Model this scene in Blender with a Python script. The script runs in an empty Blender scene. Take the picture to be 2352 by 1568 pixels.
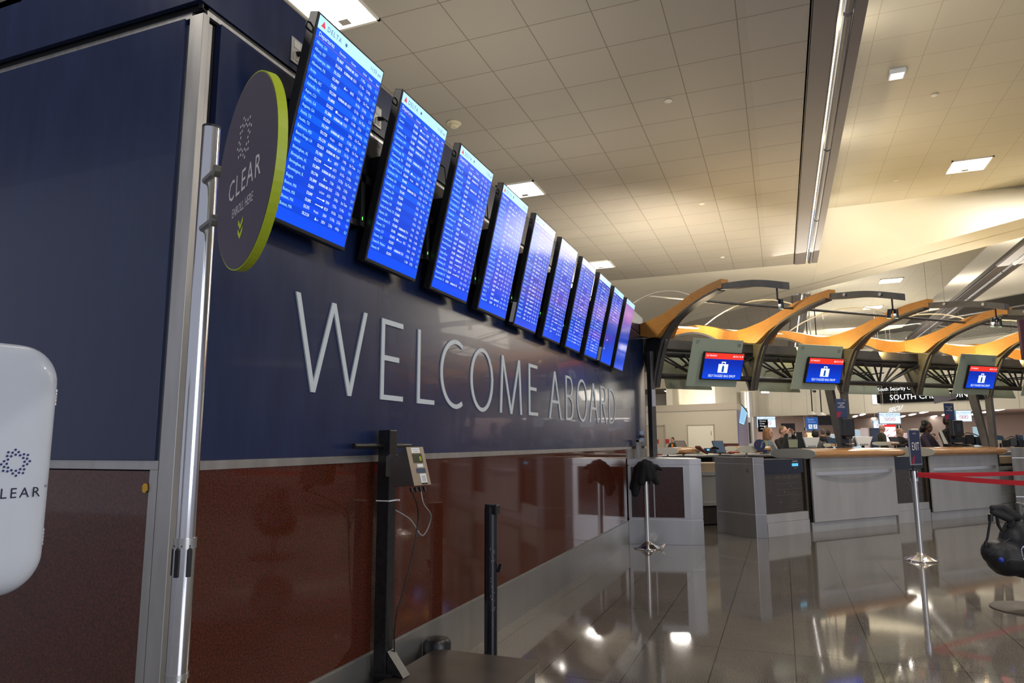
import bpy, bmesh, math, random
from mathutils import Vector, Matrix
random.seed(7)
C = bpy.context.scene.collection
S = bpy.context.scene
V = Vector
# ------------------------------------------------------------------ camera
CAMZ = 1.28
F = 1579.03                      # focal length in pixels of the 2352 px frame
YAW, PITCH, ROLL = .37018591, .14623048, -.00394807
f_ = V((-math.sin(YAW)*math.cos(PITCH), math.cos(YAW)*math.cos(PITCH), math.sin(PITCH)))
r0 = V((math.cos(YAW), math.sin(YAW), 0)); u0 = r0.cross(f_)
r_ = math.cos(ROLL)*r0 + math.sin(ROLL)*u0; u_ = r_.cross(f_)
cam = bpy.data.objects.new('camera', bpy.data.cameras.new('camera')); C.objects.link(cam)
cam.data.sensor_width = 36; cam.data.lens = F/2352*36; cam.data.clip_start = .05; cam.data.clip_end = 200
cam.matrix_world = Matrix(((r_.x, u_.x, -f_.x, 0), (r_.y, u_.y, -f_.y, 0), (r_.z, u_.z, -f_.z, CAMZ), (0, 0, 0, 1)))
S.camera = cam
S.view_settings.view_transform = 'Standard'; S.view_settings.look = 'None'
S.view_settings.gamma = 1; S.view_settings.exposure = .35; S.view_settings.use_curve_mapping = False
w = bpy.data.worlds.new('world'); S.world = w; w.use_nodes = True
w.node_tree.nodes['Background'].inputs[0].default_value = (.80, .84, 1.0, 1)
w.node_tree.nodes['Background'].inputs[1].default_value = .36

def area(name, loc, size, power, color=(1, .93, .8), target=None, sy=None, spread=None):
    l = bpy.data.lights.new(name, 'AREA'); l.energy = power; l.color = color
    l.shape = 'RECTANGLE'; l.size = size; l.size_y = sy or size
    if spread: l.spread = spread
    o = bpy.data.objects.new(name, l); C.objects.link(o); o.location = loc
    d = (V(target)-V(loc)) if target else V((0, 0, -1))
    o.rotation_euler = d.to_track_quat('-Z', 'Y').to_euler()
    return o
WARM = (1, .90, .76)
HM, HR = 5.13, 5.94              # main and raised ceiling heights
# troffers of the two ceilings: x, y, height
TROF = [(-3.52, 4.68, HM), (-3.52, 9.49, HM), (-3.52, 14.34, HM), (-3.52, 24.6, HM), (-3.52, 29.2, HM),
        (3.23, 4.4, HR), (3.23, 8.8, HR), (3.23, 13.24, HR), (3.23, 22.35, HR), (3.23, 26.7, HR), (-3.52, 0.1, HM), (3.23, 0.0, HR)]
for x, y, z in TROF:
    area('troffer_light', (x, y, z-.06), .56, 52 if y < 10 else 75, (1, .93, .84))
for x, y, z in ((3.23, 4.4, HR), (3.23, 8.8, HR)):
    area('troffer_light', (x, y, z-.07), .5, 30, (1, .95, .88))
# cove lamps lying in the beam slots, shining up onto the raised ceiling
for y0, ln in ((0, 3.8), (4, 3.8), (8, 3.8), (11.2, 2.2)):
    area('cove_lamp', (1.12, y0, 5.24), .12, 2.9*ln, WARM, (2.2, y0, 5.94), ln)
for y0 in (20, 25, 30):
    area('cove_lamp', (1.12, y0+2.2, 5.24), .12, 45, WARM, (2.2, y0+2, 5.94), 4.5)
area('cove_lamp', (1.15, 14.0, 5.2), .12, 3.5, WARM, (1.9, 15.9, 5.5), .6)
for y0 in (18, 23, 28):
    area('cove_lamp', (5.6, y0+2.2, 5.24), .12, 80, WARM, (8.0, y0+2.2, 6.39), 4.5)
# added unseen lamps above the free-standing wall, brightening the ceiling beside it
for y0 in (2.6, 5.4, 8.2):
    area('ceiling_fill', (-2.75, y0, 3.2), .15, 16, (1, .90, .74), (-2.9, y0, 5), 2.2)
# lamps on top of the counter truss, washing the timber ribs and the ceiling
PH = math.radians(42)
E1 = V((math.cos(PH), math.sin(PH), 0)); E2 = V((-math.sin(PH), math.cos(PH), 0)); P0 = V((-1.71, 10.28, 0))
def rw(s, t, z): return P0 + E1*s - E2*t + V((0, 0, z))
SP = 1.79
for k in (1, 2, 3, 4, 5):
    area('truss_uplight', rw(SP*k-.95, .1, 2.8), .12, 13, (1, .74, .26), rw(SP*k-.1, .12, 3.1), .12)
    area('truss_uplight', rw(SP*k-.95, -.5, 2.8), .12, 7, (1, .74, .26), rw(SP*k-.1, -.9, 3.25), .12)
for k in range(6):
    area('truss_uplight', rw(SP*k-.9, .1, 2.84), .25, 13 if k < 2 else 5, (1, .80, .50), rw(SP*k-.9, 2.2, 6), .25, 2.4)
    area('truss_uplight', rw(SP*k-.9, -.3, 2.84), .25, 75 if k < 2 else 22, (1, .90, .74), rw(SP*k-.9, -4.2, 6), .25, 2.4)
for k in (0, 1, 2, 3, 4):
    a = rw(SP*k, 2.62, 2.84); area('track_spot', a, .06, 1.5, (1, .9, .75), a+V((.1, .2, -1)), .06)
# far halls
area('hall_light', (-4.5, 29, 4.6), 2.5, 95, (1, .9, .7), (-3.5, 34, 3.2))
area('hall_light', (4, 31, 4.9), 4, 420, (1, .93, .78), (4, 38, 3))
area('hall_light', (14, 22, 5.5), 4, 420, (1, .93, .8), (14, 28, 0))
area('far_ceiling_fill', (3.2, 25.5, 3.4), .8, 70, (1, .92, .78), (2.6, 24.5, 6), 3)  # added unseen source that lifts the far raised ceiling
area('counter_light', (1.2, 15.6, 4.6), 2, 60, (1, .92, .78), (.6, 13.3, 1))
area('counter_light', (4.6, 18.5, 4.6), 2, 60, (1, .92, .78), (3.6, 15.5, 1))
# added cool fill behind and right of the camera, no window built
area('front_fill', (7.5, -1.5, 2.2), 6, 200, (.88, .92, 1), (0, 8, 1.0), 3)

# ------------------------------------------------------------------ pixel rays (used to lay out distant things at a chosen distance)
def ray(px, py): return f_ + r_*((px-1176)/F) - u_*((py-784)/F)
O_ = V((0, 0, CAMZ))
def at(px, py, d): return O_ + ray(px, py)*d
def onz(px, py, z): d = ray(px, py); return O_ + d*((z-CAMZ)/d.z)
def onpl(px, py, p0, n): d = ray(px, py); return O_ + d*((V(p0)-O_).dot(n)/d.dot(n))

# ------------------------------------------------------------------ materials
MATS = {}
def mat(name, col=(.5, .5, .5), rough=.5, metal=0, emit=None, es=1, coat=0, spec=.5, alpha=1, trans=0):
    if name in MATS: return MATS[name]
    m = bpy.data.materials.new(name); m.use_nodes = True; b = m.node_tree.nodes['Principled BSDF']
    b.inputs['Base Color'].default_value = (*col, 1); b.inputs['Roughness'].default_value = rough
    b.inputs['Metallic'].default_value = metal; b.inputs['Coat Weight'].default_value = coat
    b.inputs['Specular IOR Level'].default_value = spec
    b.inputs['Alpha'].default_value = alpha; b.inputs['Transmission Weight'].default_value = trans
    if emit: b.inputs['Emission Color'].default_value = (*emit, 1); b.inputs['Emission Strength'].default_value = es
    MATS[name] = m; return m
def nt(m): return m.node_tree.nodes, m.node_tree.links, m.node_tree.nodes['Principled BSDF']
def varied(name, c1, c2, scale=(1, 1, 1), nscale=5, detail=4, rough=.5, metal=0, coat=0, lo=.35, hi=.65, bump=0, rvar=0, spec=.5):
    m = mat(name, c1, rough, metal, coat=coat, spec=spec); n, l, b = nt(m)
    g = n.new('ShaderNodeNewGeometry'); mp = n.new('ShaderNodeMapping'); mp.inputs['Scale'].default_value = scale
    nz = n.new('ShaderNodeTexNoise'); nz.inputs['Scale'].default_value = nscale; nz.inputs['Detail'].default_value = detail
    cr = n.new('ShaderNodeValToRGB'); e = cr.color_ramp.elements
    e[0].position = lo; e[0].color = (*c1, 1); e[1].position = hi; e[1].color = (*c2, 1)
    l.new(g.outputs['Position'], mp.inputs['Vector']); l.new(mp.outputs['Vector'], nz.inputs['Vector'])
    l.new(nz.outputs['Fac'], cr.inputs['Fac']); l.new(cr.outputs['Color'], b.inputs['Base Color'])
    if rvar:
        mr = n.new('ShaderNodeMapRange'); mr.inputs[3].default_value = rough-rvar; mr.inputs[4].default_value = rough+rvar
        l.new(nz.outputs['Fac'], mr.inputs[0]); l.new(mr.outputs[0], b.inputs['Roughness'])
    if bump:
        bp = n.new('ShaderNodeBump'); bp.inputs['Strength'].default_value = bump
        l.new(nz.outputs['Fac'], bp.inputs['Height']); l.new(bp.outputs['Normal'], b.inputs['Normal'])
    return m
def steelm(name, c, rough=.32, stretch=(1, 1, 14), metal=.85):
    return varied(name, tuple(x*.8 for x in c), c, stretch, 6, 5, rough, metal, rvar=.08, lo=.3, hi=.7)
STEEL = varied('brushed_steel', (.42, .41, .395), (.50, .49, .475), (4, 4, .6), 4, 5, .36, .8, rvar=.08)
STEELW = varied('brushed_steel_panel', (.50, .495, .49), (.60, .60, .60), (2.2, 2.2, .5), 2, 3, .48, .5, rvar=.06, lo=.3, hi=.75)
STEELD = varied('dark_steel_panel', (.11, .103, .093), (.17, .16, .148), (3, 3, .5), 3, 4, .4, .7, rvar=.08)
BASE = varied('steel_baseboard', (.29, .28, .265), (.34, .33, .315), (2, 2, .5), 2, 4, .38, .75, rvar=.08)
CHROME = mat('polished_steel', (.72, .72, .74), .16, 1)
CHROMEB = varied('satin_steel', (.48, .47, .46), (.6, .6, .6), (8, 8, .4), 5, 3, .3, .9)
DARKST = varied('charcoal_steel', (.030, .030, .032), (.042, .041, .042), (2, 2, 2), 3, 3, .42, .3)
DARKST2 = varied('grey_painted_steel', (.085, .082, .078), (.11, .105, .10), (2, 2, 2), 3, 3, .45, .3)
BLACK = mat('black_plastic', (.008, .008, .009), .4)
BLACKM = varied('black_paint_worn', (.006, .006, .007), (.014, .014, .016), (6, 6, 6), 8, 5, .33, 0)
NAVY = varied('navy_laminate', (.012, .021, .066), (.014, .025, .078), (1, 1, .2), 14, 3, .24, 0, rvar=.04, coat=.15)
NAVY2 = mat('navy_laminate_dark', (.012, .016, .032), .3)
CREAM = varied('cream_wall', (.60, .555, .47), (.65, .605, .52), (1, 1, 1), .6, 2, .75)
CREAM2 = varied('cream_plaster', (.71, .665, .555), (.75, .71, .60), (1, 1, 1), .5, 2, .8)
WHITE = mat('white_plastic', (.78, .80, .82), .35)
LETTER = mat('pale_grey_vinyl', (.56, .62, .66), .45)
GREYW = mat('grey_laminate', (.36, .37, .34), .4)
BEIGE = varied('beige_laminate', (.36, .27, .17), (.42, .32, .21), (1, 1, 1), 3, 2, .5)
RUBBER = mat('black_rubber', (.01, .01, .01), .7)
WTXT = mat('white_print', (.8, .8, .8), .5)
def emis(name, c, s): return mat(name, (0, 0, 0), .25, emit=c, es=s)
LAMP = emis('lamp_white', (1, .97, .92), 7)
LAMPS = emis('lamp_strip', (1, .96, .9), 6)

def granite(name, base, dark, light, rough, sc=60, coat=.0, spec=.5):
    m = mat(name, base, rough, coat=coat, spec=spec); n, l, b = nt(m)
    g = n.new('ShaderNodeNewGeometry')
    a = n.new('ShaderNodeTexNoise'); a.inputs['Scale'].default_value = sc; a.inputs['Detail'].default_value = 5; a.inputs['Roughness'].default_value = .75
    c = n.new('ShaderNodeTexNoise'); c.inputs['Scale'].default_value = 1.6; c.inputs['Detail'].default_value = 3
    v = n.new('ShaderNodeTexVoronoi'); v.inputs['Scale'].default_value = sc*1.6
    cr = n.new('ShaderNodeValToRGB'); e = cr.color_ramp.elements
    e[0].position = .36; e[0].color = (*dark, 1); e[1].position = .5; e[1].color = (*base, 1); x = e.new(.68); x.color = (*light, 1)
    mx = n.new('ShaderNodeMix'); mx.data_type = 'RGBA'; mx.blend_type = 'MULTIPLY'; mx.inputs[0].default_value = .5
    cr2 = n.new('ShaderNodeValToRGB'); q = cr2.color_ramp.elements; q[0].position = .05; q[0].color = (.45, .42, .42, 1); q[1].position = .45; q[1].color = (1, 1, 1, 1)
    mx2 = n.new('ShaderNodeMix'); mx2.data_type = 'RGBA'; mx2.blend_type = 'MULTIPLY'; mx2.inputs[0].default_value = .35
    for t in (a, c, v): l.new(g.outputs['Position'], t.inputs['Vector'])
    l.new(a.outputs['Fac'], cr.inputs['Fac']); l.new(v.outputs['Distance'], cr2.inputs['Fac'])
    l.new(cr.outputs['Color'], mx.inputs[6]); l.new(cr2.outputs['Color'], mx.inputs[7])
    l.new(mx.outputs[2], mx2.inputs[6]); l.new(c.outputs['Fac'], mx2.inputs[7]); l.new(mx2.outputs[2], b.inputs['Base Color'])
    return m, mx2
GRAN, _ = granite('red_granite', (.088, .021, .011), (.035, .011, .008), (.15, .047, .025), .05, 130, spec=.7)
GRAND, _ = granite('dark_red_granite', (.045, .010, .006), (.015, .006, .005), (.08, .025, .014), .12, 85)
FLOOR, fmix = granite('polished_terrazzo_floor', (.215, .19, .16), (.10, .085, .07), (.34, .31, .27), .055, 140, spec=.9)
def tile_lines(m, src_socket, w_, h_, off, mortar, linecol, tint=.04):
    n, l, b = nt(m); g = n.new('ShaderNodeNewGeometry'); mp = n.new('ShaderNodeMapping'); mp.inputs['Location'].default_value = (-off[0], -off[1], 0)
    br = n.new('ShaderNodeTexBrick'); br.offset = 0; br.squash = 1
    for k, v in (('Scale', 1), ('Mortar Size', mortar), ('Mortar Smooth', .1), ('Bias', 0), ('Brick Width', w_), ('Row Height', h_)): br.inputs[k].default_value = v
    br.inputs['Color1'].default_value = (1-tint, 1-tint, 1-tint, 1); br.inputs['Color2'].default_value = (1, 1, 1, 1); br.inputs['Mortar'].default_value = (*linecol, 1)
    l.new(g.outputs['Position'], mp.inputs['Vector']); l.new(mp.outputs['Vector'], br.inputs['Vector'])
    mx = n.new('ShaderNodeMix'); mx.data_type = 'RGBA'; mx.blend_type = 'MULTIPLY'; mx.inputs[0].default_value = 1
    if src_socket: l.new(src_socket, mx.inputs[6])
    else: mx.inputs[6].default_value = b.inputs['Base Color'].default_value
    l.new(br.outputs['Color'], mx.inputs[7]); l.new(mx.outputs[2], b.inputs['Base Color'])
    return br
tile_lines(FLOOR, fmix.outputs[2], .4445, .851, (-.0, 8.977), .0032, (.32, .3, .28), .05)
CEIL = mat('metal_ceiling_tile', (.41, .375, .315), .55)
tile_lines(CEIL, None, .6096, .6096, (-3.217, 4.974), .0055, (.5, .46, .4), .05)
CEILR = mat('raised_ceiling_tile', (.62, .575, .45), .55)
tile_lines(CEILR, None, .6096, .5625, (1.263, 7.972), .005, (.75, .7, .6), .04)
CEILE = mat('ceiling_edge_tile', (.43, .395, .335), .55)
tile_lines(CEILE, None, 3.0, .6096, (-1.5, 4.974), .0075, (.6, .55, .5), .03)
def woodm(name, c1, c2, sc=(1, 1, 12), rough=.35, coat=.3):
    return varied(name, c1, c2, sc, 3, 6, rough, 0, coat=coat, lo=.3, hi=.7)
WOOD = woodm('maple_veneer', (.40, .175, .030), (.50, .225, .045), (4, 4, 20), .42, .15)
WOODT = woodm('counter_maple', (.50, .235, .075), (.62, .32, .12), (1.2, 1.2, 14), .26, .5)

# ------------------------------------------------------------------ mesh building
class MB:
    def __init__(s, M=None): s.v = []; s.f = []; s.M = M
    def add(s, vs, fs):
        k = len(s.v); s.v += [(s.M @ V(p)) if s.M else V(p) for p in vs]; s.f += [tuple(i+k for i in f) for f in fs]; return s
    def box(s, x0, x1, y0, y1, z0, z1):
        return s.add([(x0, y0, z0), (x1, y0, z0), (x1, y1, z0), (x0, y1, z0), (x0, y0, z1), (x1, y0, z1), (x1, y1, z1), (x0, y1, z1)],
                     [(0, 3, 2, 1), (4, 5, 6, 7), (0, 1, 5, 4), (1, 2, 6, 5), (2, 3, 7, 6), (3, 0, 4, 7)])
    def cyl(s, p, q, r, r2=None, n=16, cap=True):
        p = V(p); q = V(q); r2 = r if r2 is None else r2; d = (q-p).normalized()
        a = d.orthogonal().normalized(); b = d.cross(a); vs = []
        for c, rr in ((p, r), (q, r2)):
            for i in range(n): t = 2*math.pi*i/n; vs.append(c + a*math.cos(t)*rr + b*math.sin(t)*rr)
        fs = [(i, (i+1) % n, n+(i+1) % n, n+i) for i in range(n)]
        if cap: fs += [tuple(range(n))[::-1], tuple(range(n, 2*n))]
        return s.add(vs, fs)
    def tube(s, pts, r, n=10, closed=False):
        pts = [V(p) for p in pts]; vs = []; m = len(pts); prev = None
        for i, p in enumerate(pts):
            t = (pts[min(i+1, m-1)]-pts[max(i-1, 0)]).normalized()
            a = (prev - t*prev.dot(t)).normalized() if prev is not None and (prev - t*prev.dot(t)).length > 1e-5 else t.orthogonal().normalized()
            prev = a; b = t.cross(a); rr = r[i] if isinstance(r, (list, tuple)) else r
            for j in range(n): q = 2*math.pi*j/n; vs.append(p + a*math.cos(q)*rr + b*math.sin(q)*rr)
        fs = [(i*n+j, i*n+(j+1) % n, (i+1)*n+(j+1) % n, (i+1)*n+j) for i in range(m-1) for j in range(n)]
        fs += [tuple(range(n))[::-1], tuple(range((m-1)*n, m*n))]
        return s.add(vs, fs)
    def lathe(s, prof, c=(0, 0, 0), n=32):
        c = V(c); vs = []; m = len(prof)
        for r, z in prof:
            for i in range(n): t = 2*math.pi*i/n; vs.append(c+V((r*math.cos(t), r*math.sin(t), z)))
        fs = [(k*n+i, k*n+(i+1) % n, (k+1)*n+(i+1) % n, (k+1)*n+i) for k in range(m-1) for i in range(n)]
        fs += [tuple(range(n))[::-1], tuple(range((m-1)*n, m*n))]
        return s.add(vs, fs)
    def ext(s, poly, o, U, W, N, t):
        """polygon (a,b) on plane o+aU+bW, extruded by t along N"""
        o = V(o); U = V(U); W = V(W); N = V(N); n = len(poly)
        vs = [o+U*a+W*b for a, b in poly] + [o+U*a+W*b+N*t for a, b in poly]
        return s.add(vs, [tuple(range(n))[::-1], tuple(range(n, 2*n))] + [(i, (i+1) % n, n+(i+1) % n, n+i) for i in range(n)])
    def prism(s, poly, z0, z1): return s.ext(poly, (0, 0, z0), (1, 0, 0), (0, 1, 0), (0, 0, 1), z1-z0)
    def ball(s, c, r, n=12, sc=(1, 1, 1), M=None):
        c = V(c); vs = []; fs = []; h = n//2
        for i in range(h+1):
            ph = math.pi*i/h
            for j in range(n):
                th = 2*math.pi*j/n; p = V((math.sin(ph)*math.cos(th)*sc[0], math.sin(ph)*math.sin(th)*sc[1], math.cos(ph)*sc[2]))*r
                vs.append(c + (M @ p if M else p))
        for i in range(h):
            for j in range(n):
                q = (i*n+j, (i+1)*n+j, (i+1)*n+(j+1) % n, i*n+(j+1) % n); fs.append(q)
        return s.add(vs, fs)
    def build(s, name, m, root=None, parent=None, smooth=False, bevel=0, label=None):
        me = bpy.data.meshes.new(name); o0 = root.location if root else V((0, 0, 0))
        me.from_pydata([tuple(p-o0) for p in s.v], [], s.f); me.validate(); me.update()
        bm = bmesh.new(); bm.from_mesh(me)
        bmesh.ops.remove_doubles(bm, verts=bm.verts, dist=1e-6) if smooth else None
        bmesh.ops.recalc_face_normals(bm, faces=bm.faces); bm.to_mesh(me); bm.free()
        me.materials.append(m)
        if smooth:
            for p in me.polygons: p.use_smooth = True
            try: me.set_sharp_from_angle(angle=math.radians(40))
            except Exception: pass
        o = bpy.data.objects.new(name, me); C.objects.link(o)
        if root: o.parent = parent or root
        if bevel:
            b = o.modifiers.new('bevel', 'BEVEL'); b.width = bevel; b.segments = 2; b.limit_method = 'ANGLE'; b.angle_limit = math.radians(40)
        if label: o['label'] = label
        return o
def thing(name, label, cat, loc, group=None):
    o = bpy.data.objects.new(name, None); C.objects.link(o); o.location = V(loc); o.empty_display_size = .1
    o['label'] = label; o['category'] = cat
    if group: o['group'] = group
    return o
def tag(o, label, cat, group=None):
    o['label'] = label; o['category'] = cat
    if group: o['group'] = group
    return o
def struct(o): o['kind'] = 'structure'; return o
def sub(o, parent): o.parent = parent; return o
# ---- lettering
_G = {}
def glyph(ch, res=2):
    if ch in _G: return _G[ch]
    def mk(t):
        c = bpy.data.curves.new('t', 'FONT'); c.body = t; c.size = 1; c.resolution_u = res; c.fill_mode = 'FRONT'
        o = bpy.data.objects.new('t', c); C.objects.link(o); bpy.context.view_layer.update()
        me = bpy.data.meshes.new_from_object(o.evaluated_get(bpy.context.evaluated_depsgraph_get()))
        vs = [v.co.copy() for v in me.vertices]; fs = [tuple(p.vertices) for p in me.polygons]
        bpy.data.objects.remove(o); bpy.data.curves.remove(c); bpy.data.meshes.remove(me); return vs, fs
    vs, fs = mk(ch) if ch != ' ' else ([], [])
    a, _ = mk('H'+ch+'H'); b, _ = mk('HH')
    adv = max(v.x for v in a) - max(v.x for v in b) if ch != ' ' else .3
    _G[ch] = (vs, fs, adv); return _G[ch]
def text(mb, s, o, U, W, size, align='L', sx=1, track=0):
    o = V(o); U = V(U); W = V(W); wd = sum((glyph(c)[2]+track)*size*sx for c in s)
    x = {'L': 0, 'C': -wd/2, 'R': -wd}[align]
    for c in s:
        vs, fs, adv = glyph(c)
        if vs: mb.add([o+U*(x+v.x*size*sx)+W*(v.y*size) for v in vs], fs)
        x += (adv+track)*size*sx
    return wd
def quad(mb, o, U, W, a0, a1, b0, b1):
    o = V(o); U = V(U); W = V(W); return mb.add([o+U*a0+W*b0, o+U*a1+W*b0, o+U*a1+W*b1, o+U*a0+W*b1], [(0, 1, 2, 3)])
X, Y, Z = V((1, 0, 0)), V((0, 1, 0)), V((0, 0, 1))
WX, WY = -1.886, 1.752           # long wall plane (x), short wall plane (y)
exec_parts = []
#@@PART structure
# ------------------------------------------------------------------ floor, ceilings
struct(MB().box(-16, 30, -6, 62, -.1, 0).build('floor', FLOOR))
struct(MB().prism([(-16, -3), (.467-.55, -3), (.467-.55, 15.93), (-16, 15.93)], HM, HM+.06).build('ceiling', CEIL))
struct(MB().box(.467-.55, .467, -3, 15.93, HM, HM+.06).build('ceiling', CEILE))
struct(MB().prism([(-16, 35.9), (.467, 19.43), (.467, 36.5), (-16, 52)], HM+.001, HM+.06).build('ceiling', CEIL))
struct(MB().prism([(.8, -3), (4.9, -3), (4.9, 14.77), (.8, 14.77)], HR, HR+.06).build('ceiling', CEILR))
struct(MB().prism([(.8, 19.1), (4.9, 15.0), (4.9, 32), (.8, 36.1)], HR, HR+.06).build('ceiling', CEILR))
struct(MB().prism([(5.2, -3), (22, -3), (22, 14), (5.2, 31.7)], HR+.45, HR+.5).build('ceiling', CREAM2))
# diagonal soffit beam with a groove, x+y = 18.2 .. 19.8
def dg(s, d, z): return V(((s-d)/2, (s+d)/2, z))     # s = x+y, d = y-x
sof = MB()
sof.add([(-16, 15.93, HM+.005), (.467, 15.93, HM+.005), (.93, 15.36, HM+.005), (.93, 17.27, HM+.005), dg(19.0, 17.2, HM+.005), (-16, 35, HM+.005)], [(0, 1, 2, 3, 4, 5)])
sof.add([(.93, 17.27, HM), dg(18.2, -12, HM), dg(19.0, -12, HM), dg(19.0, 17.2, HM)], [(0, 1, 2, 3)])
struct(sof.build('trim_1', CREAM2))
g = MB()
for z, s0, s1 in ((HM+.05, 18.98, 19.10), ): g.add([dg(s0, -12, z), dg(s1, -12, z), dg(s1, 50, z), dg(s0, 50, z)], [(0, 1, 2, 3)])
g.add([dg(18.99, -12, HM), dg(18.99, -12, HM+.05), dg(18.99, 50, HM+.05), dg(18.99, 50, HM)], [(0, 1, 2, 3)])
g.add([dg(19.10, -12, HM), dg(19.10, -12, HM+.05), dg(19.10, 50, HM+.05), dg(19.10, 50, HM)], [(0, 1, 2, 3)])
struct(g.build('trim_2', CREAM2))
struct(MB().add([dg(19.1, -12, HM), dg(19.9, -12, HM), dg(19.9, 50, HM), dg(19.1, 50, HM), dg(19.1, -12, HM+.9), dg(19.9, -12, HM+.9), dg(19.9, 50, HM+.9), dg(19.1, 50, HM+.9)],
                [(0, 1, 2, 3), (4, 5, 6, 7), (1, 2, 6, 5), (0, 1, 5, 4)]).build('trim_3', CREAM2))
# raking plaster panel between the raised ceiling and the diagonal beam
pan = MB(); N_ = 30; vs = []; fs = []
for i in range(N_+1):
    x = .9 + (22-.9)*(i/N_)**1.5
    for j in range(9):
        t = j/8; a = V((x, 14.77, HR)); b = V((x, min(18.2-x, 17.27), HM)); vs.append(a.lerp(b, t))
for i in range(N_):
    for j in range(8): fs.append((i*9+j, (i+1)*9+j, (i+1)*9+j+1, i*9+j+1))
pan.add(vs, fs); o = struct(pan.build('trim_4', CREAM2, smooth=True))
# cove beams (soffit strip, slot with lamps and tube, lip)
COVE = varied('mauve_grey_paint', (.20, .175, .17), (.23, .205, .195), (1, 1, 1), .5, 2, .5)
n = 5
for x0, ya, yb in ((.467, -3, 15.93), (.467, 19.5, 36), (4.68, -3, 13.6), (4.68, 15.3, 31.5)):
    struct(MB().box(x0+.012, x0+.215, ya, yb, HM-.012, HM+.02).build('trim_%d' % n, COVE))
    n += 1
    lip = MB().box(x0+.36, x0+.463, ya, yb, HM-.012, HM+.02)
    lip.add([(x0+.463, ya, HM-.012), (x0+.463, yb, HM-.012), (x0+.463, yb, HM+.09), (x0+.463, ya, HM+.09)], [(0, 1, 2, 3)])
    struct(lip.build('trim_%d' % n, COVE)); n += 1
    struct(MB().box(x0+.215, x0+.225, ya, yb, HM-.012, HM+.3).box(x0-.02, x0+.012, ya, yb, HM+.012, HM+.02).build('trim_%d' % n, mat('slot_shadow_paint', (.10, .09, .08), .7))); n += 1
    nm = 'slot_lamp'
    t = thing('slot_lamp', 'thin continuous lamp tube in the slot of the %s ceiling beam' % {(.467, -3): 'nearest mauve', (.467, 19.5): 'far mauve', (4.68, -3): 'overhead right', (4.68, 15.3): 'far right'}[(x0, ya)], 'lamp', (x0+.26, (ya+yb)/2, HM+.02))
    MB().box(x0+.240, x0+.251, ya+.1, yb-.1, HM+.01, HM+.02).build('tube', LAMPS, t)
    L = yb-ya; k = max(2, int(L/3.1)); h = MB()
    for i in range(k): h.cyl((x0+.315, ya+L*i/k+.03, HM+.015), (x0+.315, ya+L*(i+1)/k-.03, HM+.015), .042, n=14)
    h.build('housing', mat('tube_grey', (.20, .19, .185), .45, .4), t, smooth=True)
struct(MB().box(.45, .47, -3, 15.93, HM-.0, HM+.85).build('trim_40', CREAM2))
# louvred skylight band beyond the tiled ceilings
lv = MB()
for i in range(26):
    s = 37+i*.36; lv.add([dg(s, -22, 6.0), dg(s+.12, -22, 6.0), dg(s+.12, 44, 6.0), dg(s, 44, 6.0), dg(s, -22, 6.12), dg(s+.12, -22, 6.12), dg(s+.12, 44, 6.12), dg(s, 44, 6.12)],
                     [(0, 1, 2, 3), (4, 5, 6, 7), (0, 1, 5, 4), (3, 2, 6, 7)])
struct(lv.build('trim_41', mat('dark_louvre', (.06, .055, .05), .6)))
lv = MB()
for i in range(9):
    d = -16+i*6.0; lv.add([dg(36.6, d, 5.97), dg(36.6, d+.16, 5.97), dg(46.5, d+.16, 5.97), dg(46.5, d, 5.97)], [(0, 1, 2, 3)])
lv.add([dg(36.4, -22, 5.96), dg(36.75, -22, 5.96), dg(36.75, 44, 5.96), dg(36.4, 44, 5.96)], [(0, 1, 2, 3)])
struct(lv.build('trim_42', mat('louvre_frame', (.40, .39, .38), .5)))
struct(MB().add([dg(36, -30, 6.7), dg(47, -30, 6.7), dg(47, 50, 6.7), dg(36, 50, 6.7)], [(0, 1, 2, 3)]).build('ceiling', mat('roof_deck', (.12, .11, .10), .8)))
# second diagonal plaster bulkhead behind the truss on the right
struct(MB().add([dg(39.5, 27, 4.6), dg(46.5, 27, 5.9), dg(46.5, -25, 5.9), dg(39.5, -25, 4.6)], [(0, 1, 2, 3)]).build('trim_43', CREAM2))
struct(MB().add([dg(39.5, 27, 4.6), dg(39.7, 27, 4.5), dg(39.7, -25, 4.5), dg(39.5, -25, 4.6)], [(0, 1, 2, 3)]).build('trim_44', CREAM2))

# ceiling fittings
for i, (x, y, z) in enumerate(TROF[:10]):
    side = 'left' if x < 0 else 'right'
    nth = {0: 'nearest, just above the first departure screen', 1: 'second away, beside the fourth departure screen', 2: 'third away, beyond the last departure screens', 3: 'far, behind the timber arches', 4: 'farthest along the wall row',
           5: 'nearest, out above the aisle', 6: 'second away above the aisle', 7: 'third away, biggest one seen on the raised ceiling', 8: 'fourth away, above the second timber arch', 9: 'farthest, smallest above the second arch'}[i]
    t = thing('ceiling_light', 'square ceiling light in the %s row, %s' % (side, nth), 'light', (x, y, z), 'recessed square ceiling lights')
    f = MB(); r = .305
    for a in ((-r, r, -r, -r+.025), (-r, r, r-.025, r), (-r, -r+.025, -r, r), (r-.025, r, -r, r)): f.box(x+a[0], x+a[1], y+a[2], y+a[3], z-.02, z+.0)
    f.build('frame', mat('white_frame', (.75, .72, .62), .4), t)
    MB().box(x-r+.02, x+r-.02, y-r+.02, y+r-.02, z-.008, z-.001).build('diffuser', LAMP, t)
    MB().box(x-.06, x+.04, y+.16, y+.24, z-.022, z-.008).build('sensor', mat('sensor_plastic', (.45, .42, .36), .5), t)
t = thing('smoke_detector', 'round cream smoke detector on ceiling above the second screen', 'smoke detector', (-3.50, 7.1, HM))
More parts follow.
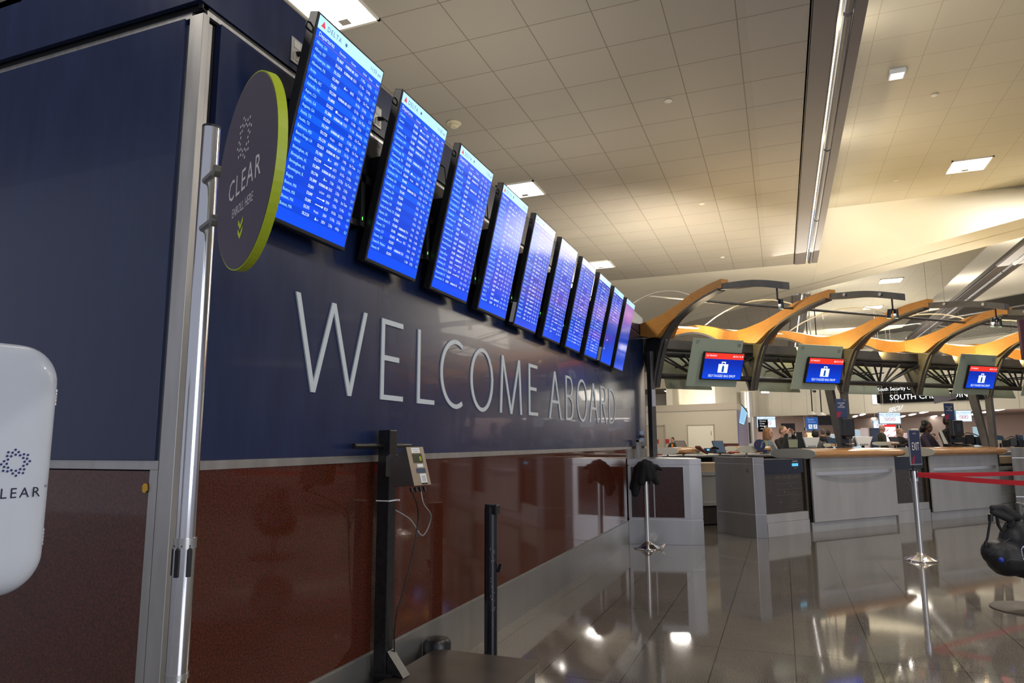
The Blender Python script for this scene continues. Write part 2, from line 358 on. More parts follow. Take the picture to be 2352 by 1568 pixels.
MB().lathe([(.085, 0), (.09, -.012), (.07, -.02)], (-3.5, 7.1, HM), 24).build('base', mat('cream_plastic', (.70, .62, .42), .4), t, smooth=True)
MB().lathe([(.055, -.02), (.055, -.045), (.04, -.06)], (-3.5, 7.1, HM), 20).build('sensor', mat('cream_plastic'), t, smooth=True)
for x, y, z, lb in ((-.99, 7.5, HM, 'nearest on the dim tiled ceiling'), (-1.0, 11.16, HM, 'middle one on the dim tiled ceiling'), (-.954, 14.71, HM, 'on the yellow-lit tiles at the ceiling end'), (2.2, 10.25, HR, 'near the white box on the raised ceiling'), (2.18, 13.55, HR, 'left of the big square light on the raised ceiling')):
    tag(MB().lathe([(.02, 0), (.045, -.004), (.045, -.012), (.038, -.016)], (x, y, z), 20).build('sprinkler_cover', mat('white_frame'), smooth=True), 'small round sprinkler cover, '+lb, 'sprinkler', 'sprinkler covers')
t = thing('ceiling_fixture', 'small white box light fixed under the raised ceiling', 'light', (1.62, 9.4, HR))
MB().box(1.53, 1.72, 9.3, 9.5, HR-.06, HR).build('housing', WHITE, t, bevel=.01)
MB().box(1.55, 1.70, 9.32, 9.48, HR-.065, HR-.059).build('lens', emis('soft_white', (1, 1, 1), 1.2), t)

# ------------------------------------------------------------------ long wall (x = WX) and short wall (y = WY)
YE = 10.42
body = MB().box(WX-2.2, WX-.035, WY+.035, YE, 0, 3.12)
struct(body.build('wall_left', mat('wall_core', (.02, .02, .025), .6)))
struct(MB().box(WX-.03, WX, WY-.02, YE, 2.885, 3.16).build('wall_left', NAVY))                         # fascia
struct(MB().box(WX-3, WX-.031, WY-.02, WY+.0, 2.885, 3.16).build('wall_front', NAVY))
struct(MB().box(WX-.03, WX-.002, 1.84, YE-.02, 1.222, 2.852).build('wall_left', NAVY, bevel=.002))
struct(MB().box(WX-.022, WX-.006, 1.775, YE, 2.848, 2.868).build('trim_45', CHROMEB))
struct(MB().box(WX-.03, WX-.008, WY+.0, YE, 2.866, 2.886).build('trim_46', BLACK))
struct(MB().box(WX-.03, WX, YE-.02, YE, 1.222, 3.14).build('trim_47', mat('bronze_edge', (.30, .24, .19), .4, .5)))
struct(MB().box(WX-.03, WX-.001, 1.80, 9.3, 1.190, 1.222).build('trim_48', STEEL))
struct(MB().box(WX-.03, WX-.006, 1.80, 9.02, .297, 1.190).build('wall_left', GRAN))
struct(MB().box(WX-.03, WX, 1.78, 9.2, 0, .285).build('baseboard_left', BASE))
struct(MB().box(WX-.03, WX-.008, 1.78, 9.2, .283, .30).build('trim_49', BASE))
struct(MB().box(WX-.03, WX-.004, 9.02, YE, 0, 1.190).build('wall_left', mat('grey_panel', (.20, .20, .21), .5, .3)))
# corner post and short wall
struct(MB().box(WX-.066, WX, WY, 1.782, 0, 2.845).box(WX-.03, WX-.002, 1.782, 1.80, 0, 2.82).build('trim_50', STEEL, bevel=.002))
struct(MB().box(WX-.092, WX-.066, WY+.012, WY+.03, 0, 2.82).build('trim_51', CHROMEB))
struct(MB().box(WX-1.5, WX-.088, WY-.002, WY+.02, 1.225, 2.84).build('wall_front', NAVY, bevel=.002))
struct(MB().box(WX-1.5, WX-.06, WY+.004, WY+.03, 2.838, 2.862).build('trim_52', CHROMEB))
struct(MB().box(WX-1.5, WX-.008, WY+.006, WY+.03, 2.862, 2.886).build('trim_53', BLACK))
struct(MB().box(WX-1.5, WX-.07, WY+.002, WY+.03, 1.195, 1.225).build('trim_54', STEEL))
struct(MB().box(WX-1.5, WX-.108, WY+.004, WY+.03, .30, 1.19).build('wall_front', GRAN))
struct(MB().box(WX-.108, WX-.07, WY+.002, WY+.03, .0, 1.195).build('trim_55', STEEL, bevel=.003))
struct(MB().box(WX-1.5, WX-.07, WY, WY+.03, 0, .30).build('baseboard_front', BASE))
struct(MB().box(WX-4.5, WX-1.45, WY+.0, WY+.05, 0, 2.86).build('wall_front', NAVY))
struct(MB().box(WX-4.5, WX-1.0, WY-.02, WY+2.2, 3.13, 3.16).build('wall_front', NAVY))
tag(MB().ext([(-.010, -.012), (.0, -.017), (.011, -.008), (.009, .012), (-.004, .015), (-.011, .006)], (WX-.117, WY-.001, 1.135), X, Z, Y, -.004).build('sticker', mat('mustard_sticker', (.55, .32, .03), .6)), 'small mustard yellow sticker on granite beside the steel corner post', 'sticker')

# ------------------------------------------------------------------ welcome lettering
root = thing('wall_lettering', 'large pale grey thin capital letters reading WELCOME ABOARD on navy wall', 'lettering', (WX, 5.3, 1.7))
LX = WX-.002
LPN = [0]
def lp(mb, pts): LPN[0] += 1; mb.ext(pts, (LX, 0, 0), Y, Z, X, .006+.0003*(LPN[0] % 4 if len(mb.f) < 40 else 0))
def stroke(mb, a, b, wd):     # slanted stroke with horizontal cuts, width wd measured along y
    lp(mb, [(a[0], a[1]), (a[0]+wd, a[1]), (b[0]+wd, b[1]), (b[0], b[1])])
def arc(mb, cy, cz, ry, rz, ty, tz, a0, a1, n=40):
    a0 = math.radians(a0); a1 = math.radians(a1)
    for i in range(n):
        p = a0+(a1-a0)*i/n; q = a0+(a1-a0)*(i+1)/n
        o = lambda t, k: (cy+(ry-k*ty)*math.cos(t), cz+(rz-k*tz)*math.sin(t))
        lp(mb, [o(p, 0), o(q, 0), o(q, 1), o(p, 1)])
T0, B0 = 1.918, 1.500
def L_(f):
    m = MB(); f(m); m.build('letter', LETTER, root)
def lw(m): stroke(m, (2.45, B0), (2.327, T0), .029); stroke(m, (2.45, B0), (2.582, T0), .029); stroke(m, (2.722, B0), (2.582, T0), .029); stroke(m, (2.722, B0), (2.842, T0), .029)
def le(y0, y1, ym, t):
    def f(m):
        lp(m, [(y0, B0), (y0+t, B0), (y0+t, T0), (y0, T0)])
        for z0, z1, ye in ((B0, B0+.026, y1), (T0-.027, T0, y1-.01), (1.703, 1.730, ym)): lp(m, [(y0+t, z0), (ye, z0), (ye, z1), (y0+t, z1)])
    return f
def ll(m): lp(m, [(3.386, B0), (3.416, B0), (3.416, T0), (3.386, T0)]); lp(m, [(3.416, B0), (3.59, B0), (3.59, B0+.026), (3.416, B0+.026)])
def lc(m): arc(m, 3.878, 1.707, .212, .217, .031, .028, 62, 298)
def lo(y0, y1):
    return lambda m: arc(m, (y0+y1)/2, 1.705, (y1-y0)/2, .217, .034, .027, 0, 360, 56)
def lm(m): stroke(m, (4.607, B0-.004), (4.643, T0), .034); stroke(m, (4.816, B0-.006), (4.645, T0), .035); stroke(m, (4.816, B0-.006), (4.986, T0), .035); stroke(m, (5.028, B0-.006), (4.988, T0), .034)
def la(y0, ya, y1, t, yb0, yb1):
    def f(m): stroke(m, (y0, B0-.008), (ya, T0), t); stroke(m, (y1-t, B0-.008), (ya, T0), t); lp(m, [(yb0, 1.630), (yb1, 1.630), (yb1-.01, 1.656), (yb0+.01, 1.656)])
    return f
def lb(m):
    lp(m, [(6.256, B0-.01), (6.290, B0-.01), (6.290, T0-.005), (6.256, T0-.005)])
    arc(m, 6.375, 1.811, .118, .103, .034, .024, -90, 90, 20); lp(m, [(6.29, T0-.028), (6.375, T0-.028), (6.375, T0-.004), (6.29, T0-.004)])
    arc(m, 6.38, 1.605, .130, .115, .036, .025, -90, 90, 20); lp(m, [(6.29, 1.708), (6.38, 1.708), (6.38, 1.732), (6.29, 1.732)]); lp(m, [(6.29, B0-.01), (6.38, B0-.01), (6.38, B0+.015), (6.29, B0+.015)])
def lr(m):
    lp(m, [(7.612, B0-.006), (7.650, B0-.006), (7.650, T0), (7.612, T0)]); arc(m, 7.745, 1.815, .125, .103, .038, .024, -90, 90, 20)
    lp(m, [(7.65, T0-.024), (7.745, T0-.024), (7.745, T0), (7.65, T0)]); lp(m, [(7.65, 1.712), (7.745, 1.712), (7.745, 1.736), (7.65, 1.736)]); stroke(m, (7.852, B0-.006), (7.700, 1.715), .042)
def ld(m):
    lp(m, [(8.014, B0), (8.052, B0), (8.052, T0), (8.014, T0)]); arc(m, 8.12, 1.709, .245, .209, .038, .026, -90, 90, 28)
    lp(m, [(8.052, T0-.026), (8.12, T0-.026), (8.12, T0), (8.052, T0)]); lp(m, [(8.052, B0), (8.12, B0), (8.12, B0+.026), (8.052, B0+.026)])
for f in (lw, le(3.006, 3.229, 3.184, .030), ll, lc, lo(4.097, 4.480), lm, le(5.222, 5.447, 5.409, .034), la(5.744, 5.902, 6.111, .037, 5.80, 6.03), lb, lo(6.640, 7.029), la(7.113, 7.276, 7.494, .042, 7.18, 7.42), lr, ld): L_(f)
#@@PART screens
# ------------------------------------------------------------------ departure screens
SU = Y.copy(); SW = V((.188, 0, .835)).normalized(); SN = SU.cross(SW)
TW, TH = .487, .856
BLUE = mat('screen_blue', (0, 0, 0), .12, emit=(.0, .06, .62), es=1.0)
def screenmat(name, pal, z0, z1, es=1.0, wave=.35):
    m = mat(name, (.005, .005, .005), .16, spec=.5); n, l, b = nt(m)
    g = n.new('ShaderNodeNewGeometry'); sp = n.new('ShaderNodeSeparateXYZ'); mr = n.new('ShaderNodeMapRange'); mr.inputs[1].default_value = z0; mr.inputs[2].default_value = z1
    nz = n.new('ShaderNodeTexNoise'); nz.inputs['Scale'].default_value = 2.2; nz.inputs['Detail'].default_value = 1
    ad = n.new('ShaderNodeMath'); ad.operation = 'MULTIPLY_ADD'; ad.inputs[1].default_value = wave; sb = n.new('ShaderNodeMath'); sb.operation = 'SUBTRACT'; sb.inputs[1].default_value = wave/2
    cr = n.new('ShaderNodeValToRGB'); e = cr.color_ramp.elements; e[0].position = pal[0][0]; e[0].color = (*pal[0][1], 1); e[1].position = pal[-1][0]; e[1].color = (*pal[-1][1], 1)
    for p, c in pal[1:-1]: x = e.new(p); x.color = (*c, 1)
    l.new(g.outputs['Position'], sp.inputs[0]); l.new(sp.outputs[2], mr.inputs[0]); l.new(g.outputs['Position'], nz.inputs['Vector'])
    l.new(nz.outputs['Fac'], ad.inputs[0]); l.new(mr.outputs[0], ad.inputs[2]); l.new(ad.outputs[0], sb.inputs[0]); l.new(sb.outputs[0], cr.inputs['Fac'])
    l.new(cr.outputs['Color'], b.inputs['Emission Color']); b.inputs['Emission Strength'].default_value = es; return m
SCRB = screenmat('departures_background', [(0, (.0, .070, .92)), (.3, (.0, .045, .60)), (.6, (.0, .10, .80)), (1, (.0, .075, .70))], 2.14, 2.97, 1.0)
SCRD = screenmat('departures_background_deep', [(0, (.0, .06, .75)), (.35, (.0, .025, .36)), (.65, (.0, .045, .45)), (1, (.0, .04, .42))], 2.14, 2.97, 1.0)
SCRP = screenmat('sunset_reflection_screen', [(0, (.05, .10, .68)), (.15, (.0, .045, .50)), (.5, (.0, .03, .36)), (.66, (.03, .05, .42)), (.8, (.30, .13, .42)), (1, (.33, .18, .50))], 2.14, 2.97, 1.0, .15)  # pink top: a sunset reflection put into the screen colour
HEAD = emis('screen_header', (.42, .74, .98), 1.0)
STXT = emis('screen_text', (.72, .86, 1), .95); STXC = emis('screen_city_text', (.28, .62, .90), .95)
SRED = emis('screen_red_line', (.45, .05, .25), .8); DNAVY = emis('screen_navy_text', (.03, .10, .30), .8); DRED = emis('logo_red', (.75, .03, .08), .9)
DARKROW = mat('screen_row_shade', (0, 0, 0), .16, emit=(0, .05, .60), es=1)
rows = [[('Albany, GA','DL4667','K','3659','11:05a','12:07p','D12'),('Albany, NY','DL2018','K','3501','11:15a','12:46p','B11'),('Albuquerque, NM','DL1254','','','11:10a','12:46p','B34'),('Allentown, PA','DL3907','A','8403','3:00p','On Time','D37'),('Aruba','DL582','','','10:10a','12:54p','T03'),('Asheville, NC','DL2399','K','6027','12:10p','1:20p','C33'),('Asheville, NC','DL4898','','','2:14p','On Time','D41'),('Aspen, CO','DL3627','E','3698','11:00a','1:51p','D25'),('Augusta, GA','DL3886','K','7173','11:18a','Boarding','D26'),('Augusta, GA','DL2520','','','2:07p','On Time','C49'),('Austin, TX','DL1397','K','3505','12:20p','2:13p','A20'),('Austin, TX','DL1720','S','5015','2:00p','On Time','B14'),('Baltimore, MD','DL1274','K','3679','12:15p','1:12p','A33'),('Baton Rouge, LA','DL2621','K','7009','1:40p','On Time','D12'),('Bimini','DL1983','A','6879','9:50a','1:00p','C33'),('Birmingham, AL','DL2199','L','6373','10:15a','12:30p','A06'),('Birmingham, AL','DL3899','K','6919','12:32p','On Time','A01'),('Birmingham, AL','DL1746','A','7106','2:45p','2:30p','A25'),('Bloomington, IL','DL3899','K','3505','2:20p','3:05p','D27'),('Bogota','DL891','T','6351','3:00p','On Time','E04'),('Boston, MA','DL849','L','7894','9:55a','11:45a','T03'),('Boston, MA','DL895','L','8529','10:50a','12:53p','A09'),('Boston, MA','DL375','S','3834','12:50p','2:27p','T09'),('Boston, MA','DL2124','A','5854','2:20p','4:03p','B27')]]
cities = ['Cancun','Cancun','Cancun','Charleston, SC','Charleston, WV','Charlotte, NC','Chattanooga, TN','Chattanooga, TN','Chicago-O Hare, IL','Chicago-O Hare, IL','Cincinnati, OH','Cleveland, OH','Columbia, SC','Columbus, GA','Columbus, MS','Columbus, OH','Dallas-Ft Worth, TX','Dayton, OH','Daytona Beach, FL','Denver, CO','Denver, CO','Denver, CO','Destin-Ft. Walton','Detroit, MI',
 'Detroit, MI','El Paso, TX','Evansville, IN','Fayetteville, NC','Fort Myers, FL','Fort Myers, FL','Ft. Lauderdale, FL','Ft. Lauderdale, FL','Ft. Lauderdale, FL','Gainesville, FL','Georgetown','Grand Rapids, MI','Great Exuma','Greensboro, NC','Greensboro, NC','Greenville-Spartan','Greenville-Spartan','Guatemala','Gulfport-Biloxi','Gulfport-Biloxi','Harrisburg, PA','Houston-Hobby, TX','Houston-Bush, TX','Houston-Bush, TX',
 'Huntsville, AL','Huntsville, AL','Indianapolis, IN','Jackson, MS','Jackson, WY','Jacksonville, FL','Jacksonville, FL','Kansas City, MO','Key West, FL','Knoxville, TN','Lafayette, LA','Las Vegas, NV','Las Vegas, NV','Lexington, KY','Little Rock, AR','London-Heathrow','Los Angeles, CA','Los Angeles, CA','Louisville, KY','Madison, WI','Memphis, TN','Miami, FL','Miami, FL','Milwaukee, WI',
 'Minneapolis, MN','Minneapolis, MN','Mobile, AL','Montego Bay','Montgomery, AL','Myrtle Beach, SC','Nashville, TN','Nashville, TN','Nassau','New Orleans, LA','New York-JFK','New York-LGA','Newark, NJ','Norfolk, VA','Oklahoma City, OK','Omaha, NE','Orlando, FL','Orlando, FL','Palm Springs','Panama City','Pensacola, FL','Philadelphia, PA','Phoenix, AZ','Pittsburgh, PA']
def mkrows(i):
    r = random.Random(i); out = []
    for c in [cities[(24*(i-1)+k) % len(cities)] for k in range(24)]:
        h_ = r.randint(9, 15); f = lambda q: '%d:%02d%s' % ((h_+q-1) % 12+1, r.randint(0, 59), 'a' if h_+q < 12 else 'p')
        k = r.choice('KKKKA SL E '); out.append((c, 'DL%d' % r.randint(300, 4999), k, str(r.randint(3000, 8999)) if k.strip() else '', f(0), r.choice([f(1), f(2), 'On Time']), r.choice('ABCDT')+'%02d' % r.randint(1, 49)))
    return out
ords = ['first', 'second', 'third', 'fourth', 'fifth', 'sixth', 'seventh', 'eighth', 'ninth', 'tenth']
for i in range(10):
    y0 = 2.057+.652*i; o0 = V((-1.80, y0, 2.14))
    extra = {0: 'nearest and largest, beside the round purple sign', 9: 'farthest, showing only a picture with painted sunset reflection', 8: 'last but one, rows only at its top'}.get(i, '%s from the near end of the row' % ords[i])
    t = thing('departure_screen', 'tall blue departures screen on navy wall, '+extra, 'screen', (WX, y0+TW/2, 2.14), 'departure screens along the wall')
    M = lambda a, b, c: o0+SU*a+SW*b+SN*c
    body = MB().ext([(0, 0), (TW, 0), (TW, TH), (0, TH)], o0, SU, SW, -SN, .045).build('bezel', BLACK, t, bevel=.004)
    p = MB(); bz = .010; quad(p, M(0, 0, .001), SU, SW, bz, TW-bz, bz+.006, TH-bz); scr = p.build('display', [SCRB, SCRB, SCRB, SCRB, SCRD, SCRD, SCRD, SCRD, SCRD, SCRP][i] if i != 8 else SCRD, t)
    hd = MB(); quad(hd, M(0, 0, .0015), SU, SW, bz, TW-bz, TH-bz-.052, TH-bz); sub(hd.build('header_bar', HEAD, t), scr)
    lg = MB(); lg.ext([(.028, TH-.048), (.056, TH-.048), (.042, TH-.022)], M(0, 0, .002), SU, SW, SN, .0003); sub(lg.build('logo_mark', DRED, t), scr)
    nv = MB(); text(nv, 'DELTA', M(.066, TH-.047, .0022), SU, SW, .029, sx=.95, track=.12); nv.ext([(.196+.010*math.cos(q/12*math.pi*2)*(1 if q % 2 else .55), TH-.036+.010*math.sin(q/12*math.pi*2)*(1 if q % 2 else .55)) for q in range(12)], M(0, 0, .002), SU, SW, SN, .0003)
    text(nv, '11:03 am', M(TW-.02, TH-.045, .0022), SU, SW, .026, 'R', .9); sub(nv.build('header_text', DNAVY, t), scr)
    if i < 9:
        rl = MB(); quad(rl, M(0, 0, .0016), SU, SW, bz, TW-bz, TH-.097, TH-.0955); sub(rl.build('divider_line', SRED, t), scr)
        tw = MB(); tc = MB(); sh = MB(); tp = MB(); th_ = MB(); tg = MB(); tm_ = MB()
        text(th_, 'Departures', M(.026, TH-.088, .002), SU, SW, .026, sx=.85)
        for a, s_ in ((.165, 'Operator'), (.25, 'Partner'), (.34, 'Sched'), (.385, 'Status'), (.445, 'Gate')): text(th_, s_, M(a, TH-.088, .002), SU, SW, .0145, sx=.8)
        R_ = rows[0] if i == 0 else mkrows(i)
        if i == 8: R_ = R_[:9]
        for k, (c, fl, pk, pn, t1, t2, gt) in enumerate(R_):
            b = TH-.120-.0288*k
            if k % 2: quad(sh, M(0, 0, .0013), SU, SW, bz, TW-bz, b-.009, b+.0198)
            text(tc, c, M(.022, b, .002), SU, SW, .0185, sx=.80); text(tc, c, M(.0226, b+.0003, .002), SU, SW, .0185, sx=.80) if i < 5 else 0
            text(tw, fl, M(.158, b, .002), SU, SW, .0185, sx=.74); text(tw, fl, M(.1586, b+.0003, .002), SU, SW, .0185, sx=.74) if i < 5 else 0
            if pk == 'K': text(tp, 'KOREAN AIR', M(.220, b, .002), SU, SW, .0165, sx=.62); text(tp, 'KOREAN AIR', M(.2207, b+.0006, .002), SU, SW, .0165, sx=.62)
            if pk == 'A': tp.ext([(.240, b), (.252, b), (.246, b+.013)], M(0, 0, .002), SU, SW, SN, .0002); text(tp, 'AM', M(.252, b, .002), SU, SW, .009)
            if pk == 'E': tp.ball(M(.227, b+.006, .001), .006, 8); text(tp, 'aeromexico', M(.235, b, .002), SU, SW, .013, sx=.6)
            if pk == 'L': quad(tp, M(0, 0, .0018), SU, SW, .224, .266, b+.004, b+.0075); tp.ball(M(.271, b+.006, .001), .005, 8)
            if pk == 'T': text(tp, 'LATAM', M(.232, b, .002), SU, SW, .013, sx=.8)
            if pk == 'S': text(tp, 'WestJet', M(.224, b, .002), SU, SW, .014, sx=.7)
            text(tp, pn, M(.285, b, .002), SU, SW, .0185, sx=.7)
            text(tm_, t1, M(.335, b, .002), SU, SW, .0180, sx=.7); text(tm_, t2, M(.385, b, .002), SU, SW, .0180, sx=.7); text(tg, gt, M(TW-.016, b, .002), SU, SW, .0180, 'R', .72)
        sub(sh.build('row_shading', DARKROW, t), scr); sub(tc.build('city_text', STXC, t), scr)
        for nm_, mb_, mt_ in (('flight_text', tw, STXT), ('partner_text', tp, STXT), ('time_text', tm_, STXT), ('gate_text', tg, STXC), ('title_text', th_, STXT)): sub(mb_.build(nm_, mt_, t), scr)
        if i == 8: cl = MB(); quad(cl, M(0, 0, .002), SU, SW, .10, .13, .26, .272); quad(cl, M(0, 0, .002), SU, SW, .03, .07, .16, .164); quad(cl, M(0, 0, .002), SU, SW, .066, .07, .16, .185); sub(cl.build('loose_text', STXT, t), scr)
    # mount, latch, indicator
    mt = MB().box(WX, -1.865, y0+.10, y0+TW-.06, 2.30, 2.72).add([V((-1.87, yy_, 2.22)) for yy_ in (y0+.14, y0+.17)]+[V((-1.87, yy_, 2.72)) for yy_ in (y0+.14, y0+.17)]+[V((-1.848, yy_, 2.22)) for yy_ in (y0+.14, y0+.17)]+[V((-1.735, yy_, 2.72)) for yy_ in (y0+.14, y0+.17)], [(0, 1, 3, 2), (4, 6, 7, 5), (0, 2, 6, 4), (1, 5, 7, 3), (2, 3, 7, 6), (0, 4, 5, 1)]).box(-1.87, -1.81, y0+TW-.14, y0+TW-.11, 2.45, 2.70)
    mt.box(-1.86, -1.80, y0-.10, y0+.06, 2.52, 2.56).box(-1.86, -1.82, y0-.14, y0, 2.30, 2.33); mt.build('wall_mount', BLACKM, t)
    MB().box(-1.862, -1.80, y0-.045, y0-.012, 2.3, 2.68).build('media_player', BLACK, t)
    l1 = MB().tube([M(-.0, TH-.05, -.03), M(-.018, TH-.055, -.03), M(-.020, TH-.075, -.03), M(0, TH-.08, -.03)], .004, 6); l1.build('latch', BLACK, t)
    MB().box(-1.800, -1.7985, y0-.032, y0-.029, 2.33, 2.345).build('indicator_light', emis('green_led', (.1, 1, .1), 2.5) if i != 7 else emis('amber_led', (1, .8, .1), 2.5), t)
    if i in (0, 4, 8): q = MB(); quad(q, M(-.0005, 0, -.04), -SN, SW, -.035, -.005, .02, .17) if 0 else q.ext([(0, .02), (.03, .02), (.03, .17), (0, .17)], M(-.0008, 0, -.038), SN, SW, -SU, .001); q.build('rating_sticker', mat('grey_sticker', (.5, .5, .5), .5), t)
    # wall outlet with plug behind the screens
    if i < 7:
        yy = 2.26+.652*i + (.0 if i else 0); e = thing('wall_outlet', 'grey power outlet with black plug on navy wall, %s' % ('left of the first screen' if i == 0 else 'between the %s and %s screens' % (ords[i-1], ords[i])), 'outlet', (WX, yy, 2.97), 'power outlets behind the screens')
        MB().box(WX, WX+.006, yy-.035, yy+.035, 2.915, 3.03).build('plate', mat('steel_plate', (.5, .5, .48), .35, .6), e, bevel=.002)
        for z_ in (2.985, 2.93): MB().box(WX+.006, WX+.008, yy-.02, yy+.02, z_, z_+.032).build('socket', mat('white_frame'), e)
        MB().cyl((WX+.006, yy+.005, 2.965), (WX+.04, yy+.01, 2.96), .012, .009, 10).build('plug', BLACK, e)
        MB().tube([(WX+.04, yy+.01, 2.96), (WX+.055, yy+.03, 2.945), (WX+.05, yy+.05, 2.90), (WX+.04, yy+.08, 2.84)], .004, 6).build('cord', BLACK, e)

#@@PART near
# ------------------------------------------------------------------ round enrolment sign on the silver pole
DIR = V((.853, -.5225, 0)); DN = V((.5225, .853, 0)); PP = V((-1.545, 1.492, 0))
t = thing('pole_sign', 'round dark purple sign with lime edge on tall silver pole at the wall corner', 'sign', PP)
MB().cyl(PP, PP+V((0, 0, 1.012)), .0285, n=28).build('lower_pole', CHROME, t, smooth=True)
MB().cyl(PP+V((0, 0, 1.0)), PP+V((0, 0, 2.215)), .0255, n=28).build('upper_pole', CHROME, t, smooth=True)
MB().cyl(PP+V((0, 0, 2.215)), PP+V((0, 0, 2.222)), .0257, n=28).build('cap', BLACK, t, smooth=True)
col = MB().cyl(PP+V((0, 0, .998)), PP+V((0, 0, 1.026)), .0298, n=28).build('collar', CHROMEB, t, smooth=True)
for a in (-150, -105, -60, -20): q = PP+V((.030*math.cos(math.radians(a)), .030*math.sin(math.radians(a)), 1.006)); sub(MB().ball(q, .0022, 8).build('screw', BLACK, t), col)
MB().cyl(PP+V((0, 0, .66)), PP+V((0, 0, .675)), .0300, n=28).build('collar', CHROMEB, t, smooth=True)
for a in (-165, -78, -20):
    c = V((math.cos(math.radians(a)), math.sin(math.radians(a)), 0)); s_ = V((-c.y, c.x, 0))
    MB().ext([(-.006, 0), (.006, 0), (.006, .07), (0, .078), (-.006, .07)], PP+c*.0285+V((0, 0, .925)), s_, Z, c, .006).build('cable_clip', BLACK, t, bevel=.001)
MB().cyl(PP, PP+V((0, 0, .015)), .16, n=40).build('floor_plate', CHROMEB, t, smooth=True)
dc = PP+DIR*.378+V((0, 0, 1.957)); n = 64; R = .25
circ = [(R*math.cos(2*math.pi*i/n), R*math.sin(2*math.pi*i/n)) for i in range(n)]
disc = MB().ext(circ, dc, DIR, Z, DN, .022).build('sign_disc', mat('lime_edge', (.42, .52, .02), .45), t)
sub(MB().ext([(a*.985, b*.985) for a, b in circ], dc-DN*.0003, DIR, Z, -DN, .0008).build('sign_face', mat('aubergine_print', (.085, .072, .115), .5), t), disc)
fo = dc-DN*.0016; tx = MB(); FD = DIR
def fp(u, v): return fo + FD*u + Z*v
k = 0
for ring, (nn, rr, dr) in enumerate(((12, .058, .0), (12, .046, .5), (12, .034, .0))):
    for i in range(nn):
        if ring == 0 and i % 3 == 2: continue
        a = 2*math.pi*(i+dr)/nn+.2; tx.ext([(.0042*math.cos(q), .0042*math.sin(q)) for q in [2*math.pi*j/10 for j in range(10)]], fp(-.012+rr*math.cos(a), .095+rr*math.sin(a)), FD, Z, -DN, .0004)
sub(tx.build('dotted_emblem', mat('pale_print', (.68, .68, .70), .5), t), disc)
tx = MB(); text(tx, 'CLEAR', fp(.006, -.048), FD, Z, .082, 'C', .98, .10); sub(tx.build('large_lettering', mat('pale_print'), t), disc)
tx = MB(); text(tx, 'ENROLL HERE', fp(0, -.10), FD, Z, .035, 'C', .8); sub(tx.build('small_lettering', mat('pale_print'), t), disc)
cv = MB()
for dz in (-.132, -.156):
    for sg in (-1, 1): cv.ext([(0, 0), (.0, .013), (sg*.020, .030), (sg*.020, .017)], fp(-.005, dz-.018), FD, Z, -DN, .0005)
sub(cv.build('arrow_print', mat('lime_print', (.55, .65, .03), .5), t), disc)
for z in (2.043, 1.898): MB().cyl(PP+DIR*.02+V((0, 0, z))-DN*.012, PP+DIR*.125+V((0, 0, z))-DN*.006, .010, n=10).cyl(PP+DIR*.118+V((0, 0, z))-DN*.014, PP+DIR*.118+V((0, 0, z))+DN*.004, .017, n=14).build('clamp', mat('grey_clamp', (.30, .29, .28), .4, .6), t, smooth=True)
# ------------------------------------------------------------------ white enrolment kiosk at the left edge
kd = V((math.sin(math.radians(8)), math.cos(math.radians(8)), 0)); kn = V((kd.y, -kd.x, 0)); ke = V((-1.602, 1.144, 0))
kc = ke - kd*.30
t = thing('kiosk', 'white rounded self-service kiosk with dotted ring emblem at the left edge', 'kiosk', (kc.x, kc.y, 0))
def rrect(w_, h_, r, n=10):
    p = []
    for cx, cy, a0 in ((w_/2-r, h_/2-r, 0), (-w_/2+r, h_/2-r, 90), (-w_/2+r, -h_/2+r, 180), (w_/2-r, -h_/2+r, 270)):
        for i in range(n+1): a = math.radians(a0+90*i/n); p.append((cx+r*math.cos(a), cy+r*math.sin(a)))
    return p
zc = 1.228; hh = .572; ins = [.150, .110, .075, .045, .022, .007, 0, 0, .03]; outl = [rrect(.626-i_, hh-i_, .085-i_/3) for i_ in ins]
offs = [.0, -.0018, -.006, -.014, -.026, -.042, -.062, -.150, -.19]; sh = MB(); n = len(outl[0])
for rr, of in zip(outl, offs): sh.v += [kc+kd*a+V((0, 0, zc+b))+kn*of for a, b in rr]
sh.f = [(k*n+i, k*n+(i+1) % n, (k+1)*n+(i+1) % n, (k+1)*n+i) for k in range(8) for i in range(n)] + [tuple(range(n)), tuple(range(8*n, 9*n))]
KW = mat('kiosk_white', (.62, .67, .75), .30, coat=.3)
shell = sh.build('housing', KW, t, smooth=True)
for dz in (.155, -.175): MB().box(-.004, .004, -.004, .004, -.018, .018).build
for dz in (.165, -.165):
    h = MB()
    for i in range(5): h.cyl(kc+kd*.313+kn*(-.052)+V((0, 0, zc+dz-.018+i*.008)), kc+kd*.313+kn*(-.052)+V((0, 0, zc+dz-.018+i*.008+.0065)), .0045, n=8)
    h.build('hinge', CHROMEB, t, smooth=True)
lg = MB(); ko = kc+kn*.0012+V((0, 0, zc))
for ring, (nn, rr, dr) in enumerate(((12, .029, .0), (12, .024, .5), (12, .018, .0))):
    for i in range(nn):
        if ring == 0 and i % 3 == 2: continue
        a = 2*math.pi*(i+dr)/nn+.1; lg.ext([(.0026*math.cos(q), .0026*math.sin(q)) for q in [2*math.pi*j/10 for j in range(10)]], ko+kd*(.216+rr*math.cos(a))+Z*(.012+rr*math.sin(a)), kd, Z, kn, .0004)
sub(lg.build('emblem', mat('navy_print', (.02, .03, .16), .4), t), shell)
lt = MB(); text(lt, 'CLEAR', ko+kd*.278+Z*(-.066), kd, Z, .032, 'R', .95, .16); text(lt, '°', ko+kd*.279+Z*(-.056), kd, Z, .022, 'L')
sub(lt.build('lettering', mat('ink_print', (.015, .015, .04), .4), t), shell)
